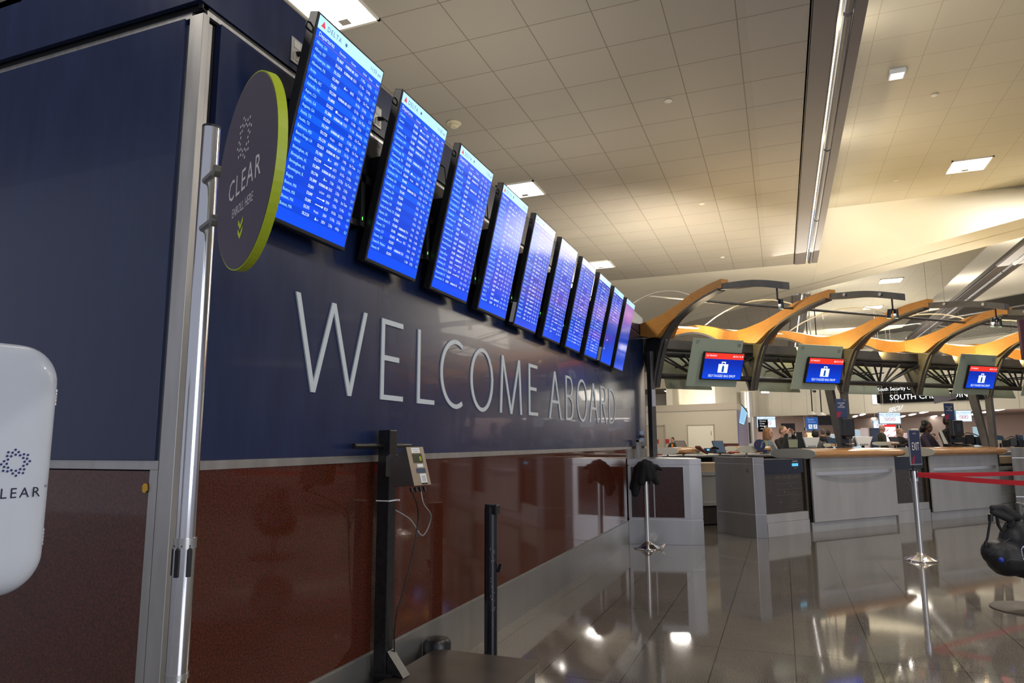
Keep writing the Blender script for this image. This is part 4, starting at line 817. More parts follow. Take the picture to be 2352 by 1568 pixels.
for k in range(7):
    s = SP*k + (.08 if k == 2 else 0)
    t = thing('timber_arch', 'gull-wing maple arch with grey steel tips, '+bays[k], 'arch', rw(s, 0, 2.08), 'maple arches above the counters')
    # the veneer: broad folded ribbon, widest at the valley
    for sg in (-1, 1):
        st = []
        for i in range(49):
            u = i/48; tu = sg*(.0+1.70*u) if sg > 0 else -(1.97*u)
            hw = .055+.17*max(0, 1-abs(tu)/.75)**1.1
            st.append((tu, interp(up, tu), interp(lo_, tu)+.004, hw))
        loft(MB(), s, st).build('veneer_wing', WOOD, t)
    rib = []
    for tu, z in [(-1.93, 3.24), (-1.6, 3.235), (-1.28, 3.19), (-1.02, 3.11), (-.80, 3.01), (-.52, 2.84)]: rib.append((tu, z+.012, z-.022, .060))
    loft(MB(), s, rib).build('rib', DARKST2, t)
    rib = [(.30, 2.80, 2.735, .060), (.42, 2.89, 2.845, .060), (.54, 2.965, 2.925, .060), (.79, 3.075, 3.042, .060), (1.24, 3.185, 3.155, .060), (1.63, 3.24, 3.21, .060)]
    loft(MB(), s, rib).build('rib', DARKST2, t)
    st = [(1.60, 3.30, 3.225, .045), (1.9, 3.262, 3.178, .045), (2.22, 3.215, 3.135, .045), (2.5, 3.15, 3.065, .045), (2.77, 3.07, 2.985, .045)]
    loft(MB(), s, st).build('steel_tip', DARKST2, t)
    st = [(-1.9, 3.32, 3.245, .045), (-2.2, 3.30, 3.215, .045), (-2.45, 3.23, 3.14, .045), (-2.7, 3.10, 3.00, .045)]
    loft(MB(), s, st).build('steel_tip', DARKST2, t)
    if k != 9:
        st = [(-.42, 2.87, 2.84, .07), (-.30, 2.85, 2.60, .07), (-.10, 2.84, 2.14, .07), (-.05, 2.84, 2.08, .07), (.05, 2.83, 2.08, .07), (.16, 2.80, 2.38, .07), (.34, 2.76, 2.74, .07)]
        st2 = [(a_, b_, c_, .022) for a_, b_, c_, d__ in st]; loft(MB(), s, st2).build('haunch_plate', DARKST2, t)
        for cur in ([(.035, 2.08), (.085, 2.25), (.15, 2.42), (.22, 2.58), (.31, 2.74), (.42, 2.86), (.54, 2.945)], [(-.035, 2.08), (-.085, 2.25), (-.15, 2.42), (-.22, 2.58), (-.31, 2.74), (-.42, 2.86), (-.54, 2.93)]):
            sg = 1 if cur[0][0] > 0 else -1; vs = []
            cur = smooth(cur, 4)
            for ta, za in cur: vs += [rw(s-.062, ta, za), rw(s+.062, ta, za), rw(s+.062, ta-sg*.030, za+.012), rw(s-.062, ta-sg*.030, za+.012)]
            nn = len(cur); MB().add(vs, [(q*4+j, q*4+(j+1) % 4, (q+1)*4+(j+1) % 4, (q+1)*4+j) for q in range(nn-1) for j in range(4)]+[(0, 1, 2, 3), (4*nn-4, 4*nn-3, 4*nn-2, 4*nn-1)]).build('haunch_flange', DARKST2, t)
    b = MB()
    for tu, z in ((1.95, 3.22), (2.5, 3.11)): b.cyl(rw(s-.062, tu, z), rw(s-.045, tu, z), .022, n=12)
    if k: b.build('bolt_cap', CHROMEB, t)
    bow = [(-1.25, 3.27), (-1.1, 3.32), (-.85, 3.40), (-.61, 3.45), (-.38, 3.485), (-.16, 3.50), (.1, 3.50), (.35, 3.47), (.55, 3.43), (.72, 3.38), (.9, 3.31), (1.02, 3.24)]
    MB().tube([rw(s, a, z) for a, z in bow], .011, 8).build('bow_tube', mat('pale_tube', (.55, .52, .45), .4, .2), t, smooth=True)
    if k in (0, 2, 4, 6):
        t2 = thing('arch_post', 'charcoal steel post carrying the timber arch, '+bays[k], 'post', rw(s, 0, 0), 'charcoal posts under the arches')
        c = rw(s-(.07 if k == 0 else 0), 0, 0); M = Matrix(((E1.x, E2.x, 0, c.x), (E1.y, E2.y, 0, c.y), (0, 0, 1, 0), (0, 0, 0, 1)))
        MB(M).box(-.036, .036, -.055, .055, 0, 2.62).build('upright', DARKST2, t2, bevel=.004)
        if k == 0:
            MB(M).box(-.030, .030, -.062, -.056, 1.80, 2.05).build('label_plate', mat('plate_grey', (.45, .46, .50), .4), t2)
        q = MB(); a0 = rw(s, -.30, 2.2); a1 = rw(s, -.09, .95); hw = .03
        q.add([a0+E1*x_+E2*y_ for x_ in (-hw, hw) for y_ in (-.07, .09)]+[a1+E1*x_+E2*y_ for x_ in (-hw, hw) for y_ in (-.05, .06)], [(0, 1, 3, 2), (4, 6, 7, 5), (0, 2, 6, 4), (1, 5, 7, 3), (0, 4, 5, 1), (2, 3, 7, 6)])
        if k: q.build('raking_leg', DARKST2, t2)
    if k < 5:
        p = rw(s, 2.62, 3.03); two = k > 0
        t3 = thing('track_spotlight', 'black spotlight hanging from the steel tip of arch, '+bays[k], 'spotlight', p, 'black spotlights under the arch tips')
        MB().cyl(p, p-Z*.14, .010, n=8).build('stem', BLACK, t3)
        for sg in ((-1, 1) if two else (1,)):
            a = p-Z*.14+r0*.035*sg; MB().cyl(p-Z*.13, a, .012, n=8).cyl(a+Z*.01, a-Z*.10+r0*.012*sg+f_*.02, .028, .030, 14).build('lamp_head', BLACK, t3, smooth=True)
            MB().cyl(a-Z*.10+r0*.012*sg+f_*.02, a-Z*.104+r0*.012*sg+f_*.021, .022, n=12).build('lens', emis('spot_lens', (.7, 1, .6), 1.5), t3)
# truss
s1_ = SP*7
t = thing('steel_truss', 'long charcoal tubular truss running under the timber arches', 'truss', rw(SP*3, 0, 2.26))
MB().cyl(rw(0, 0, 2.60), rw(s1_, 0, 2.60), .055, n=20).build('top_chord', DARKST, t, smooth=True)
MB().cyl(rw(0, 0, 2.26), rw(s1_, 0, 2.26), .042, n=20).build('bottom_chord', DARKST, t, smooth=True)
st = MB(); st.add([rw(a, b, z) for a in (0, s1_) for b in (-.08, .08) for z in (2.665, 2.80)], [(0, 1, 3, 2), (4, 6, 7, 5), (0, 4, 5, 1), (2, 3, 7, 6), (1, 5, 7, 3), (0, 2, 6, 4)]); st.build('raceway', DARKST2, t)
for k in range(7):
    m_ = SP*(k+.5)
    for a, b in ((m_-.15, m_-.85), (m_-.08, m_-.42), (m_, m_), (m_+.08, m_+.42), (m_+.15, m_+.85)):
        for tt in (.08, -.08): MB().cyl(rw(a, 0, 2.27), rw(b, tt, 2.59), .017, n=8).build('strut', DARKST, t, smooth=True)
for tt, z, m_, nm, lb, rad in ((1.0, 3.21, DARKST2, 'tie_rod', 'dark steel rod tying the front wings of the timber arches', .020), (-1.27, 3.27, mat('pale_tube'), 'tie_rod', 'grey rod tying the rear wings of the timber arches', .018), (-.17, 3.505, mat('white_tube', (.75, .72, .64), .35), 'tie_rod', 'white rod along the crests of the bowed tubes', .012)):
    tag(MB().cyl(rw(0, tt, z), rw(s1_, tt, z), rad, n=12).build(nm, m_, smooth=True), lb, 'rod')
# glass sign boards with monitors
GLASS = mat('sage_glass', (.36, .42, .33), .28, alpha=.93, spec=.5)
def board(label, s0, L, t0, t1, z0, z1, nums=None, back=False):
    o = rw(s0, t0, z0); W_ = (rw(s0, t1, z1)-o); H = W_.length; W_.normalize(); U = E1 if not back else E1; N = U.cross(W_)
    t = thing('sign_board', label, 'sign', rw(s0+L/2, (t0+t1)/2, z0), 'frosted green glass boards on the truss')
    g = MB().ext([(0, 0), (L, 0), (L, H), (0, H)], o, U, W_, N, .010).build('glass', GLASS, t)
    MB().cyl(rw(s0+L*.3, (t0+t1)/2, z0+.35), rw(s0+L*.3, 0, z0+.35), .012, n=8).cyl(rw(s0+L*.7, (t0+t1)/2, z0+.35), rw(s0+L*.7, 0, z0+.35), .012, n=8).build('bracket', BLACK, t)
    if not nums: return
    tx = MB(); text(tx, nums[0], o+U*.05+W_*(H-.085)+N*.0115, U, W_, .075, 'L', .85); text(tx, nums[1], o+U*(L-.04)+W_*(H-.10)+N*.0115, U, W_, .075, 'R', .85); tx.build('numbers', mat('ink_print'), t).parent = g
    a0, a1, b0, b1 = .20, .905, .115, .525
    t = thing('bag_drop_monitor', 'wide monitor with red bar and suitcase symbol under numbers %s and %s' % nums, 'monitor', rw(s0+L/2, (t0+t1)/2, z0+.1), 'self-tagged bag drop monitors')
    P = lambda a, b, c: o+U*a+W_*b+N*c
    bz = MB().ext([(a0, b0), (a1, b0), (a1, b1), (a0, b1)], P(0, 0, .03), U, W_, N, .035).build('bezel', BLACK, t, bevel=.003)
    q = MB(); quad(q, P(0, 0, .0655), U, W_, a0+.012, a1-.012, b0+.014, b1-.012); sc_ = q.build('display', screenmat('bag_drop_blue', [(0, (0, .05, .62)), (.5, (0, .02, .36)), (1, (.0, .012, .22))], 2.2, 2.62, 1.0, .1), t)
    q = MB(); quad(q, P(0, 0, .066), U, W_, a0+.012, a1-.012, b1-.098, b1-.012); q.build('red_bar', emis('bar_red', (.85, .035, .02), 1), t).parent = sc_
    q = MB(); wt = emis('screen_white', (.78, .9, 1), 1)
    q = MB(); text(q, 'SKY PRIORITY', P(a0+.035, b1-.063, .067), U, W_, .035, 'L', .82); text(q, 'DELTA', P(a1-.055, b1-.063, .067), U, W_, .032, 'R', .95, .12); q.ext([(a1-.205, b1-.063), (a1-.172, b1-.063), (a1-.188, b1-.035)], P(0, 0, .067), U, W_, N, .0003); quad(q, P(0, 0, .067), U, W_, a1-.045, a1-.028, b1-.06, b1-.042)
    q.build('bar_text', wt, t).parent = sc_; q = MB()
    c = (a0+a1)/2; zc = b0+.175
    for r in ((-.085, .085, -.065, .065), (-.035, -.020, .065, .10), (.020, .035, .065, .10), (-.035, .035, .085, .10)): quad(q, P(0, 0, .067), U, W_, c+r[0], c+r[1], zc+r[2], zc+r[3])
    q.build('suitcase_symbol', wt, t).parent = sc_; q = MB(); text(q, 'SELF-TAGGED BAG DROP', P(c, b0+.045, .067), U, W_, .052, 'C', .80); q.build('caption_text', wt, t).parent = sc_
    q = MB(); q.ext([(c-.018, zc-.055), (c+.018, zc-.055), (c+.018, zc+.025), (c, zc+.05), (c-.018, zc+.025)], P(0, 0, .0675), U, W_, N, .0003); q.build('tag_symbol', emis('tag_blue', (.0, .06, .3), 1), t).parent = sc_
for k, nums in ((0, ('17', '18')), (1, ('19', '20')), (3, ('21', '22')), (4, ('23', '24'))):
    board('sage green glass board numbered %s and %s above the counters' % nums, SP*k+(.27 if k == 0 else .40 if k == 1 else .34 if k == 3 else .30), .885, .37, .60, 2.09, 2.76, nums)
for k in range(6):
    board('plain sage green glass board on rear of truss, %s' % bays[k], SP*k+.42, .85, -.35, -.55, 2.10, 2.74, None, True)

#@@PART desks
# ------------------------------------------------------------------ staff desks, monitors and gear behind the counters
def panelM(px, py, d, yaw=0):
    """frame at a pixel and depth: x right, y away, z up; yaw turns it"""
    p = at(px, py, d); c, s_ = math.cos(YAW+yaw), math.sin(YAW+yaw)
    return Matrix(((c, -s_, 0, p.x), (s_, c, 0, p.y), (0, 0, 1, p.z), (0, 0, 0, 1)))
def desk(label, x0, x1, d0, d1, ztop, front=None):
    a = at(x0, 1014, d0); b = at(x1, 1014, d1); a.z = b.z = 0; d = (b-a).normalized(); L = (b-a).length; n = V((-d.y, d.x, 0)); M = Matrix(((d.x, n.x, 0, a.x), (d.y, n.y, 0, a.y), (0, 0, 1, 0), (0, 0, 0, 1)))
    t = thing('staff_desk', label, 'desk', a, 'staff desks behind the counters')
    MB(M).box(0, L, 0, .7, ztop-.035, ztop).build('worktop', STEEL, t, bevel=.003)
    MB(M).box(0, .03, .03, .68, 0, ztop-.035).box(L-.03, L, .03, .68, 0, ztop-.035).box(L/2-.02, L/2+.02, .03, .68, 0, ztop-.035).build('side_panel', STEELD, t)
    MB(M).box(.03, L-.03, .5, .52, 0, ztop-.035).build('back_panel', mat('slate_panel', (.09, .10, .12), .5), t)
    MB(M).box(0, L*.42, -.02, 0, ztop-.16, ztop-.02).build('modesty_strip', mat('slate_panel'), t)
    return M
desk('grey staff desk behind the wall pier carrying two monitors', 1518, 1640, 12.3, 12.7, 1.04)
desk('grey staff desk behind the angled pier with phone and red folder', 1648, 1838, 12.8, 13.5, 1.04)
desk('staff desk behind the nearer maple counter', 1842, 2010, 13.7, 14.6, 1.05)
desk('staff desk behind the farther maple counter', 2040, 2240, 15.0, 16.3, 1.05)
desk('dark staff desk at the right edge behind the bronze pier', 2262, 2420, 16.6, 17.6, 1.02)
def shelf(label, px0, px1, py0, py1, d, m=WOODT, cap=mat('cream_end', (.62, .60, .50), .4)):
    c = panelM((px0+px1)/2, (py0+py1)/2, d); w_ = (px1-px0)/F*d; h_ = (py1-py0)/F*d
    t = thing('wing_shelf', label, 'shelf', c.translation, 'wing-shaped counter ends')
    pr = airfoil(-w_/2, w_/2, 0, h_); N = len(pr)
    MB(c).add([(a, y_, z) for y_ in (-.02, 0) for a, z in pr], [tuple(range(N)), tuple(range(N, 2*N))]+[(i, (i+1) % N, N+(i+1) % N, N+i) for i in range(N)]).build('end_plate', cap, t)
    MB(c).add([(a*.98+.03+(.0 if y_ == 0 else .45), y_, z*.98) for y_ in (0, .55) for a, z in pr], [tuple(range(N)), tuple(range(N, 2*N))]+[(i, (i+1) % N, N+(i+1) % N, N+i) for i in range(N)]).build('maple_slab', m, t, smooth=True)
    MB(c).cyl((.04, .15, -h_/2-.30), (.04, .15, -h_/2+.02), .018, n=8).build('support', STEEL, t)
shelf('wing-shaped cream counter end above the wall pier', 1509, 1556, 1027, 1044, 12.1)
shelf('wing-shaped cream counter end above the angled pier', 1693, 1738, 1024, 1040, 12.5)
shelf('wing-shaped counter end with white label right of blue monitor', 1664, 1692, 1024, 1036, 13.8)
shelf('wing-shaped cream counter end behind nearer maple counter', 2003, 2046, 1014, 1023, 13.6)
shelf('small wing-shaped counter end behind the sanitizer', 1891, 1908, 1018, 1026, 14.2)
shelf('small wing-shaped counter end near the far right desk', 2283, 2300, 1010, 1018, 16.4)
def monitor(label, q, d, face, thick=.03, tilt=.0, stand=True, dark=BLACK, name='desk_monitor', grp='desk monitors behind the counters', lines=False):
    (x0, y0), (x1, y1), (x2, y2), (x3, y3) = q          # TL TR BR BL pixels
    P = [at(x0, y0, d+tilt), at(x1, y1, d+tilt), at(x2, y2, d), at(x3, y3, d)]; n = (P[1]-P[0]).cross(P[3]-P[0]).normalized()
    if n.dot(f_) > 0: n = -n
    t = thing(name, label, 'monitor', (P[2]+P[3])/2, grp)
    MB().add([p-n*0 for p in P]+[p-n*thick for p in P], [(0, 1, 2, 3), (7, 6, 5, 4), (0, 4, 5, 1), (1, 5, 6, 2), (2, 6, 7, 3), (3, 7, 4, 0)]).build('casing', dark, t)
    c = sum(P, V())/4; sc0 = MB().add([c+(p-c)*.93+n*.002 for p in P], [(0, 1, 2, 3)]).build('screen', face, t)
    if lines:
        q = MB()
        for j in range(8):
            f0 = .12+.1*j; A_ = P[0].lerp(P[3], f0); B_ = P[1].lerp(P[2], f0); A2 = P[0].lerp(P[3], f0+.03); B2 = P[1].lerp(P[2], f0+.03)
            q.add([A_.lerp(B_, .12)+n*.006, A_.lerp(B_, .85)+n*.006, A2.lerp(B2, .85)+n*.006, A2.lerp(B2, .12)+n*.006], [(0, 1, 2, 3)])
        q.build('display_text', emis('display_dark', (.1, .3, .6), .6), t).parent = sc0
    if stand: b = (P[2]+P[3])/2; MB().cyl(b+(c-b)*.5-n*thick, V((b.x, b.y, 1.05))-n*.06, .02, n=8).cyl(V((b.x, b.y, 1.04))-n*.06, V((b.x, b.y, 1.055))-n*.06, .09, n=16).build('stand', BLACK, t)
SG = mat('monitor_grey', (.24, .21, .20), .4); SB = mat('monitor_blue', (.045, .10, .20), .35)
monitor('grey-faced tilted desk monitor on the left staff desk', [(1549, 1012), (1572, 1012), (1585, 1040), (1558, 1041)], 12.9, SG, tilt=.15)
monitor('blue-faced tilted desk monitor right of the desk phone', [(1635, 1012), (1660, 1012), (1668, 1039), (1644, 1039)], 13.2, SB, tilt=.15)
monitor('pale-screened desk monitor beside the navy paddle sign', [(1748, 1010), (1764, 1010), (1765, 1032), (1750, 1033)], 13.5, mat('monitor_paper', (.42, .46, .34), .4))
monitor('pale-screened desk monitor left of black card printer', [(1809, 1008), (1833, 1008), (1833, 1028), (1812, 1028)], 13.7, mat('monitor_paper'))
monitor('blue desk monitor left of the slanted leg', [(1898, 1007), (1920, 1006), (1921, 1025), (1903, 1025)], 14.4, SB)
monitor('slate desk monitor by the elderly man', [(2041, 1003), (2062, 1003), (2068, 1022), (2050, 1022)], 15.3, mat('monitor_slate', (.10, .11, .14), .4))
monitor('slate blue desk monitor right of the far post', [(2285, 999), (2303, 1001), (2311, 1016), (2292, 1016)], 16.5, SB)
monitor('blue desk monitor at the right edge of view', [(2334, 998), (2349, 1000), (2352, 1014), (2339, 1013)], 16.6, SB)
for lb, x0, x1, y0, y1, d in (('white-backed kiosk monitor on nearer counter near black printer', 1843, 1881, 1004, 1030, 14.0), ('white-backed kiosk monitor beside the first sanitizer', 1962, 2002, 1002, 1026, 14.5), ('white-backed kiosk monitor in front of the smiling woman', 2107, 2142, 999, 1022, 15.6)):
    P = [at(x0, y0, d), at(x1, y0+.5, d), at(x1-7, y1-3, d-.1), at(x0+7, y1-3, d-.1)]
    t = thing('kiosk_monitor', lb, 'monitor', P[3], 'white-backed kiosk monitors')
    n = V((-f_.x, -f_.y, 0)).normalized()
    MB().add(P+[p+n*.05-Z*.0 for p in P], [(3, 2, 1, 0), (4, 5, 6, 7), (0, 1, 5, 4), (1, 2, 6, 5), (2, 3, 7, 6), (3, 0, 4, 7)]).build('casing', mat('casing_white', (.60, .62, .66), .35), t, bevel=.006)
    c = (P[2]+P[3])/2; w_ = (P[2]-P[3]).length
    q = MB()
    for i in range(5): a = P[3].lerp(P[2], .15+.16*i); q.add([a+n*.052+Z*.01, a+(P[2]-P[3])*.08+n*.052+Z*.01, a+(P[2]-P[3])*.08+n*.052+Z*.035, a+n*.052+Z*.035], [(0, 1, 2, 3)])
    q.build('vents', mat('vent_dark', (.06, .06, .06), .6), t)
    MB().cyl(c, V((c.x, c.y, 1.06)), .03, n=10).build('stand', BLACK, t)
    MB().add([P[0], P[0]-r0*.10-Z*.18, P[3]-r0*.06, P[3]], [(0, 1, 2, 3)]).build('hood', BLACK, t)
def boxpx(name, label, cat, x0, x1, y0, y1, d, m, thick=.08, bevel=.004, group=None, yaw=0, child=None):
    M = panelM((x0+x1)/2, (y0+y1)/2, d, yaw); w_ = (x1-x0)/F*d/2/math.cos(yaw); h_ = (y1-y0)/F*d/2
    t = thing(name, label, cat, M.translation-Z*h_, group); o = MB(M).box(-w_, w_, 0, thick, -h_, h_).build('body', m, t, bevel=bevel)
    return t, M, w_, h_, o
t, M, w_, h_, o = boxpx('card_printer', 'tall black card printer behind the nearer maple counter', 'printer', 1834, 1844, 992, 1040, 13.8, BLACK, .1)
MB(M).tube([(w_, .05, -h_*.1), (w_+.05, .05, -h_*.5), (w_+.055, .05, -h_)], .012, 8).build('handset_cord', BLACK, t)
t, M, w_, h_, o = boxpx('desk_phone', 'black desk phone with blue display between two monitors', 'phone', 1621, 1646, 1029, 1040, 12.6, BLACK, .15, .01)
MB(M).box(-w_+.02, -w_+.07, -.004, 0, 0, .03).build('display', emis('phone_display', (.1, .45, .9), 1), t)
MB(M).tube([(0, -.02, h_), (.06, -.03, h_+.02), (.13, -.02, h_-.01)], .018, 8).build('handset', BLACK, t, smooth=True)
t = thing('paddle_sign', 'dark red paddle leaning left of the desk phone', 'paddle', at(1612, 1040, 12.6))
MB().tube([at(1597, 1026, 12.6), at(1606, 1028, 12.6), at(1615, 1036, 12.6), at(1626, 1042, 12.6)], [.02, .04, .025, .012], 8).build('blade', mat('maroon', (.14, .02, .02), .5), t, smooth=True)
tag(blob('desk_bag', [(at(1592, 1036, 12.7), .05), (at(1603, 1036, 12.7), .045), (at(1598, 1034, 12.7), .05)], mat('tan_plastic', (.42, .37, .27), .6), None, None, .012), 'rounded tan bag beside the grey monitor', 'bag')
p = at(1745, 1020, 12.4); t = thing('paddle_sign', 'round navy paddle sign with red mark above the angled pier', 'paddle', p)
M = panelM(1745, 1022, 12.4); c16 = [(.105*math.cos(2*math.pi*i/24), .105*math.sin(2*math.pi*i/24)) for i in range(24)]
o = MB(M).ext(c16, (0, 0, 0), X, Z, Y, .008).build('disc', mat('sign_blue'), t); MB(M).box(.06, .13, .0, .012, -.13, -.08).build('handle', mat('sign_blue'), t)
MB(M).ext([(-.07, .0), (-.04, .0), (-.055, .04)], (0, -.001, 0), X, Z, -Y, .001).build('emblem', mat('sign_red'), t).parent = o
d = MB(M); text(d, 'DELTA', (.03, -.002, -.05), V((.35, 0, .93)), V((-.93, 0, .35)), .04); d.build('print', WTXT, t).parent = o
tag(MB(panelM(1688, 1040, 12.6)).box(-.06, .09, 0, .2, 0, .02).build('folder', mat('red_folder', (.5, .02, .02), .5)), 'flat red folder on desk beside the angled pier', 'folder')
tag(MB(panelM(1510, 1044, 12.2)).box(-.1, .09, 0, .1, -.01, .01).build('folder', mat('red_folder')), 'flat red strip on the ledge left of the cream counter end', 'folder')
tag(MB(panelM(1672, 1041, 12.75)).box(-.2, .12, 0, .25, -.005, .012).build('keyboard', BLACK), 'flat black keyboard below the blue monitor', 'keyboard')
tag(MB(panelM(1600, 1043, 12.3)).box(-.2, .12, 0, .2, -.005, .012).build('keyboard', mat('grey_print')), 'grey keyboard left of the desk phone', 'keyboard')
for lb, x, y, d in (('cluster of black scanners and cords on the farther counter', 2225, 1005, 13.4), ('cluster of dark equipment at the right edge desk', 2325, 1012, 15.5)):
    P = at(x, y, d); t = thing('scanner_gear', lb, 'equipment', P)
    for j, (ox, oz, w_, h_, yw) in enumerate(((-.12, -.03, .10, .10, .3), (.02, .0, .14, .12, -.4), (.16, -.03, .12, .10, .2), (.27, -.05, .10, .08, -.2))):
        q = P+r0*ox+Z*oz; c_, s_ = math.cos(YAW+yw), math.sin(YAW+yw); MB(Matrix(((c_, -s_, 0, q.x), (s_, c_, 0, q.y), (0, 0, 1, q.z), (0, 0, 0, 1)))).box(-w_/2, w_/2, -.03, .09, -h_/2-.06, h_/2).build('device', BLACK, t, bevel=.012)
    MB().tube([P-r0*.15+Z*.04, P-r0*.02+Z*.10, P+r0*.12+Z*.07, P+r0*.30-Z*.02], .009, 6).build('cord', BLACK, t, smooth=True)
t, M, w_, h_, o = boxpx('label_printer', 'grey label printer right of the second sanitizer', 'printer', 2200, 2228, 1003, 1037, 16.2, mat('printer_grey', (.28, .27, .27), .4), .15)
MB(M).box(-w_*.3, w_*.3, -.004, 0, 0, h_*.7).build('label_roll', WTXT, t)

# ------------------------------------------------------------------ hanging signs and screens beyond
def hang(name, label, cat, x0, x1, y0, y1, d, m, rods=True, group=None, thick=.04, yaw=0, top=5.93):
    t, M, w_, h_, o = boxpx(name, label, cat, x0, x1, y0, y1, d, m, thick, 0, group, yaw)
    if rods: zt = top-M.translation.z; MB(M).cyl((-w_*.7, .02, h_), (-w_*.7, .02, zt), .003, n=6).cyl((w_*.7, .02, h_), (w_*.7, .02, zt), .003, n=6).build('hanger', mat('cable_pale', (.4, .37, .32), .5), t)
    return t, M, w_, h_, o
t, M, w_, h_, o = hang('hanging_sign', 'black sign with white arrow reading Known Crew Member', 'sign', 1742, 1764, 963, 991, 21, mat('sign_black', (.008, .008, .010), .9, spec=.1))
d = MB(M)
for i, s_ in enumerate(('Known', 'Crew', 'Member')): text(d, s_, (-w_*.72, -.003, h_*.62-i*.075), X, Z, .07, 'L', .95)
d.box(-w_*.6, w_*.3, -.004, -.002, -h_*.56, -h_*.49); d.ext([(0, 0), (.03, 0), (.09, .07), (.03, .14), (0, .14), (.05, .07)], (w_*.1, -.003, -h_*.525-.07), X, Z, Y, .001); d.build('sign_text', emis('sign_white_glow', (.9, .9, .9), .7), t).parent = o
t, M, w_, h_, o = hang('hanging_sign', 'blue Special Assistance sign with two white pictograms', 'sign', 1853, 1879, 958, 988, 19, emis('assist_blue', (.02, .09, .32), .8))
d = MB(M); text(d, 'Special', (-w_*.8, -.003, h_*.55), X, Z, .06); text(d, 'Assistance', (-w_*.8, -.003, h_*.2), X, Z, .055, sx=.9); d.build('sign_text', emis('pale_blue_glow', (.3, .5, .85), .8), t).parent = o
d = MB(M).box(-w_*.7, -w_*.05, -.004, -.002, -h_*.75, -h_*.1).box(w_*.15, w_*.8, -.004, -.002, -h_*.75, -h_*.1); d.build('pictogram_tile', emis('tile_glow', (.8, .9, 1), .7), t).parent = o
d = MB(M); d.ball((-w_*.42, -.006, -h_*.25), .012, 8).tube([(-w_*.42, -.006, -h_*.3), (-w_*.42, -.006, -h_*.5), (-w_*.22, -.006, -h_*.5), (-w_*.18, -.006, -h_*.66)], .007, 6).ball((w_*.5, -.006, -h_*.25), .012, 8).tube([(w_*.5, -.006, -h_*.3), (w_*.45, -.006, -h_*.5), (w_*.3, -.006, -h_*.65)], .007, 6); d.build('pictogram', mat('sign_blue'), t).parent = o
for lb, x0, x1, y0, y1, d, yw in (('wide black switched-off screen left of the slanted leg', 1871, 1914, 955, 976, 20, 0), ('dark switched-off screen above the young man', 1795, 1826, 972, 988, 25, 0)):
    hang('dark_screen', lb, 'screen', x0, x1, y0, y1, d, mat('screen_off', (.015, .010, .010), .15), True, 'switched-off hanging screens')
BK = .0
for lb, x0, x1, y0, y1, d in (('bright No Weapons screen behind the black hanging sign', 1739, 1781, 957, 981, 24), ('bright No Weapons screen above the elderly man', 2020, 2068, 948, 972, 24), ('small No Weapons screen peeking left of the brighter one', 2007, 2036, 966, 984, 30), ('bright No Weapons screen right of the tall man in a suit', 2196, 2231, 943, 967, 24)):
    t, M, w_, h_, o = hang('notice_screen', lb, 'screen', x0, x1, y0, y1, d, emis('notice_white', (.72, .86, 1), 1.0), True, 'No Weapons notice screens')
    q = MB(M).box(-w_-.02, w_+.02, .001, .05, -h_-.02, h_+.02); q.build('bezel', mat('glow_bezel', (.2, .3, .5), .3), t)
    q = MB(M); text(q, 'NO WEAPONS', (0, -.003, h_*.45), X, Z, .115*(d/24)*w_/.36, 'C', .95); text(q, 'BEYOND THIS POINT', (0, -.003, h_*.22), X, Z, .05*w_/.36, 'C', .95); q.build('screen_text', emis('notice_blue', (.03, .20, .42), .8), t).parent = o
    q = MB(M)
    for a in (-.35, 0, .35):
        q.tube([(a*w_+.055*math.cos(u), -.003, -h_*.2+.055*math.sin(u)) for u in [2*math.pi*i/16 for i in range(17)]], .007, 5); q.tube([(a*w_-.035, -.003, -h_*.2+.035), (a*w_+.035, -.003, -h_*.2-.035)], .007, 5)
    q.build('prohibition_symbol', emis('notice_red', (.55, .15, .2), .8), t).parent = o
t, M, w_, h_, o = hang('notice_screen', 'glowing white poster with red heading beside elderly man', 'screen', 2031, 2058, 975, 1013, 24, emis('poster_white', (1, .92, .95), 1.1), True, None, .04, 0, 5.93)
q = MB(M).box(-w_, w_, -.004, -.001, h_*.72, h_); q.build('heading', emis('poster_red', (.8, .02, .02), 1), t).parent = o
q = MB(M)
for a, b in ((-.1, .25), (.18, .25), (-.08, -.35), (.15, -.45)): q.tube([(a-.05, -.004, b*h_-.02), (a+.05, -.004, b*h_+.05)], .014, 5)
q.build('red_mark', mat('poster_red'), t).parent = o
t, M, w_, h_, o = hang('info_panel', 'dark navy panel behind the elderly man', 'sign', 2003, 2030, 983, 1096, 24.5, mat('panel_navy', (.01, .025, .07), .4), False)
t, M, w_, h_, o = hang('lane_number', 'small black square lane number behind the pendant lamps', 'sign', 2061, 2069, 976, 983, 30, mat('sign_black'))
d = MB(M); text(d, '5', (0, -.003, -.05), X, Z, .14, 'C'); d.build('digit', WTXT, t).parent = o
t, M, w_, h_, o = hang('lane_number', 'small black square lane number left of the blue assistance sign', 'sign', 1848, 1854, 982, 988, 30, mat('sign_black'))
d = MB(M); text(d, '2', (0, -.003, -.05), X, Z, .12, 'C'); d.build('digit', WTXT, t).parent = o
